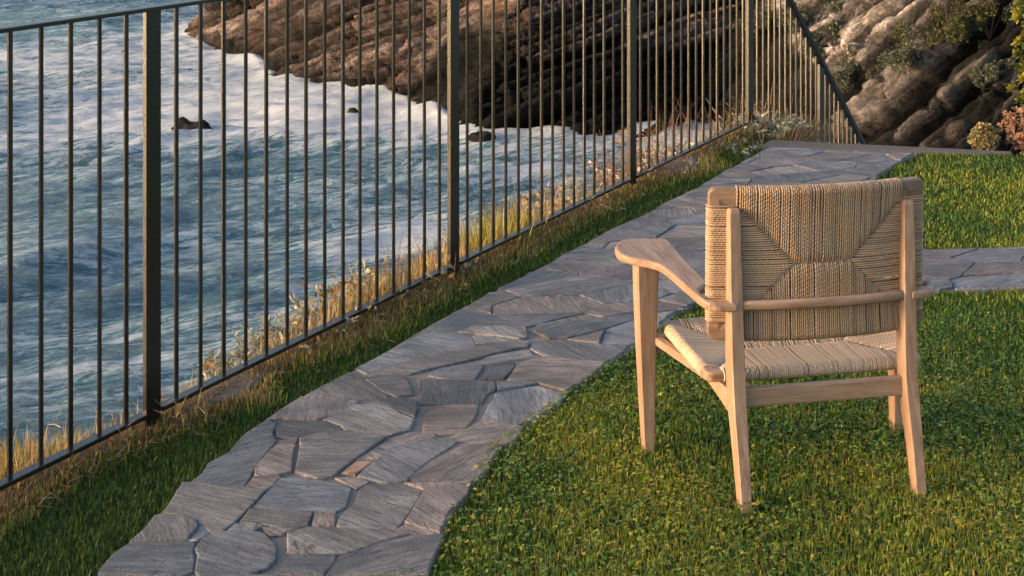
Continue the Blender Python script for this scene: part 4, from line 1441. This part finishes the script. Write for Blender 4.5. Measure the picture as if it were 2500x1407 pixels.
# woven panels
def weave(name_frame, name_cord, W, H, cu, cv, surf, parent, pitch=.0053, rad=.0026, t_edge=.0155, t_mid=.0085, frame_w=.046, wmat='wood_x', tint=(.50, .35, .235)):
    """surf(p, q, o): p across 0..W, q down 0..H, o offset from the middle surface (+ towards the back)"""
    # frame: rounded-rectangle ring
    rad_c = .020
    loop = []
    def side(ax, ay, bx_, by_, n):
        return [(ax + (bx_ - ax) * k / n, ay + (by_ - ay) * k / n) for k in range(n)]
    cen = [(W - rad_c, rad_c, -90), (W - rad_c, H - rad_c, 0), (rad_c, H - rad_c, 90), (rad_c, rad_c, 180)]
    prof = [(0, -.0075), (0, .0075), (.0015, .0105), (.005, .0125), (.026, .0125), (frame_w, .006), (frame_w, -.006), (.026, -.0125), (.005, -.0125), (.0015, -.0105)]
    outl = []
    ends = []
    for ci, (cx_, cy_, a0_) in enumerate(cen):
        for k in range(7):
            a = R(a0_ + 90 * k / 6)
            outl.append((cx_, cy_, math.cos(a), math.sin(a), rad_c))
        nx_, ny_, na, = cen[(ci + 1) % 4]
        a = R(a0_ + 90)
        for k in range(1, 12):
            t = k / 12
            outl.append((cx_ + (nx_ - cx_) * t, cy_ + (ny_ - cy_) * t, math.cos(a), math.sin(a), rad_c))
    V, F = [], []
    for cx_, cy_, dx, dy, r in outl:
        for e, o_ in prof:
            if e <= r:
                p, q = cx_ + dx * (r - e), cy_ + dy * (r - e)
            else:
                sx = -math.copysign(1, dx) if abs(dx) > .02 else 0
                sy = -math.copysign(1, dy) if abs(dy) > .02 else 0
                p, q = cx_ + sx * (e - r), cy_ + sy * (e - r)
            V.append(surf(p, q, o_))
    n, k_ = len(outl), len(prof)
    for i in range(n):
        for j in range(k_):
            F.append((i * k_ + j, i * k_ + (j + 1) % k_, ((i + 1) % n) * k_ + (j + 1) % k_, ((i + 1) % n) * k_ + j))
    me = poly_mesh(name_frame, V, F)
    fix_normals(me)
    link(name_frame, me, M[wmat], parent)
    # cords
    Vs, Fs, Cs, base = [], [], [], 0
    def depth_o(e):
        return t_mid + (t_edge - t_mid) * math.exp(-max(0, e - .014) / .055)
    def strand(edge_fn, dmax, ph, tintc):
        nonlocal base
        es = [(e, depth_o(e) - .0075 * math.exp(-(dmax - e) / .010)) for e in np.arange(dmax, .014, -.0036)]
        arc = [(.0135 - .0155 * math.cos(a), .0155 * math.sin(a)) for a in np.linspace(math.pi / 2, -math.pi / 2, 9)]
        line = es + arc + [(e, -o_) for e, o_ in es[::-1]]
        pts = np.array([edge_fn(e, o_) for e, o_ in line])
        tg = unit(np.gradient(pts, axis=0))
        side_ = unit(np.array(edge_fn(.03, 0, .01)) - np.array(edge_fn(.03, 0)))
        nr = unit(np.cross(tg, side_))
        sd2 = np.cross(nr, tg)
        L = np.concatenate([[0], np.cumsum(np.linalg.norm(np.diff(pts, axis=0), axis=1))])
        rr = rad * (1 + .2 * np.sin(L / .0105 * 2 * math.pi + ph))
        m_ = 5
        an = np.arange(m_) * 2 * math.pi / m_
        ringv = pts[:, None] + rr[:, None, None] * (np.cos(an)[None, :, None] * sd2[:, None] + np.sin(an)[None, :, None] * nr[:, None])
        k = len(pts)
        Vs.append(ringv.reshape(-1, 3))
        i = np.arange(k - 1)[:, None] * m_
        j = np.arange(m_)[None]
        f = np.stack([i + j, i + (j + 1) % m_, i + m_ + (j + 1) % m_, i + m_ + j], -1).reshape(-1, 4) + base
        Fs.append(f)
        Cs.append(np.tile(tintc, (k * m_, 1)))
        base += k * m_
    def jitter(a, b):
        """cords packed side by side, with a slightly open gap here and there"""
        out, t = [], a + pitch * .5
        while t < b - pitch * .4:
            out.append(t + random.gauss(0, .00025))
            t += pitch * (1 if random.random() > .15 else random.uniform(1.2, 1.6))
        return out
    def tc():
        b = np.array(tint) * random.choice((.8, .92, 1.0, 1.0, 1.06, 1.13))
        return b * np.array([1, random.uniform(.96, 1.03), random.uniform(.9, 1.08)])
    for top in (True, False):
        for i, p in enumerate(jitter(cu, W - cu)):
            d = min(cv + min(p - cu, W - cu - p), H / 2 - .001) + random.gauss(0, .0012)
            d = max(d, .02)
            fn = (lambda e, o_, sh=0, p=p: surf(p + sh, e, o_)) if top else (lambda e, o_, sh=0, p=p: surf(p + sh, H - e, o_))
            strand(fn, d, i * 1.1, tc())
    for lft in (True, False):
        for i, q in enumerate(jitter(cv, H - cv)):
            d = min(cu + min(q - cv, H - cv - q), W / 2 - .001) + random.gauss(0, .0012)
            d = max(d, .02)
            fn = (lambda e, o_, sh=0, q=q: surf(e, q + sh, o_)) if lft else (lambda e, o_, sh=0, q=q: surf(W - e, q + sh, o_))
            strand(fn, d, i * 1.1, tc())
    me = np_mesh(name_cord, np.concatenate(Vs), np.concatenate(Fs), np.concatenate(Cs))
    return link(name_cord, me, M['cord'], parent, smooth=True)

BW, BH = .5668, .376
def back_surf(p, q, o):
    u = p - BW / 2
    t = q / BH
    bow = .046 * (1 - (u / (BW / 2)) ** 2)
    sl = -2 * .046 * u / (BW / 2) ** 2              # slope of the bow, for offsetting square to the surface
    nl = math.hypot(1, sl)
    wv = .108 + .008 * t - bow
    # +o is towards the camera side of the back (-w)
    return (u + o * -sl / nl * 1.0, wv - o / nl, .7505 - q - o * .02)
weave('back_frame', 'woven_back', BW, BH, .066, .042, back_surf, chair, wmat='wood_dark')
SW, SDp = .60, .305
def seat_surf(p, q, o):
    t = q / SDp
    half = .2866 + (.312 - .2866) * t
    u = (p / SW * 2 - 1) * half
    dip = .010 * math.sin(math.pi * min(1, max(0, t))) * (1 - (p / SW * 2 - 1) ** 2)
    return (u, .103 + SDp * t, .280 + .037 * t - dip + o)
weave('seat_frame', 'woven_seat', SW, SDp, .046, .034, seat_surf, chair, wmat='wood_x', tint=(.64, .50, .375))  # paler than the back: sky sheen on the seat put into the tint

print('objects', len(bpy.data.objects), 'tris', sum(len(p.polygons) for p in bpy.data.meshes) * 2)
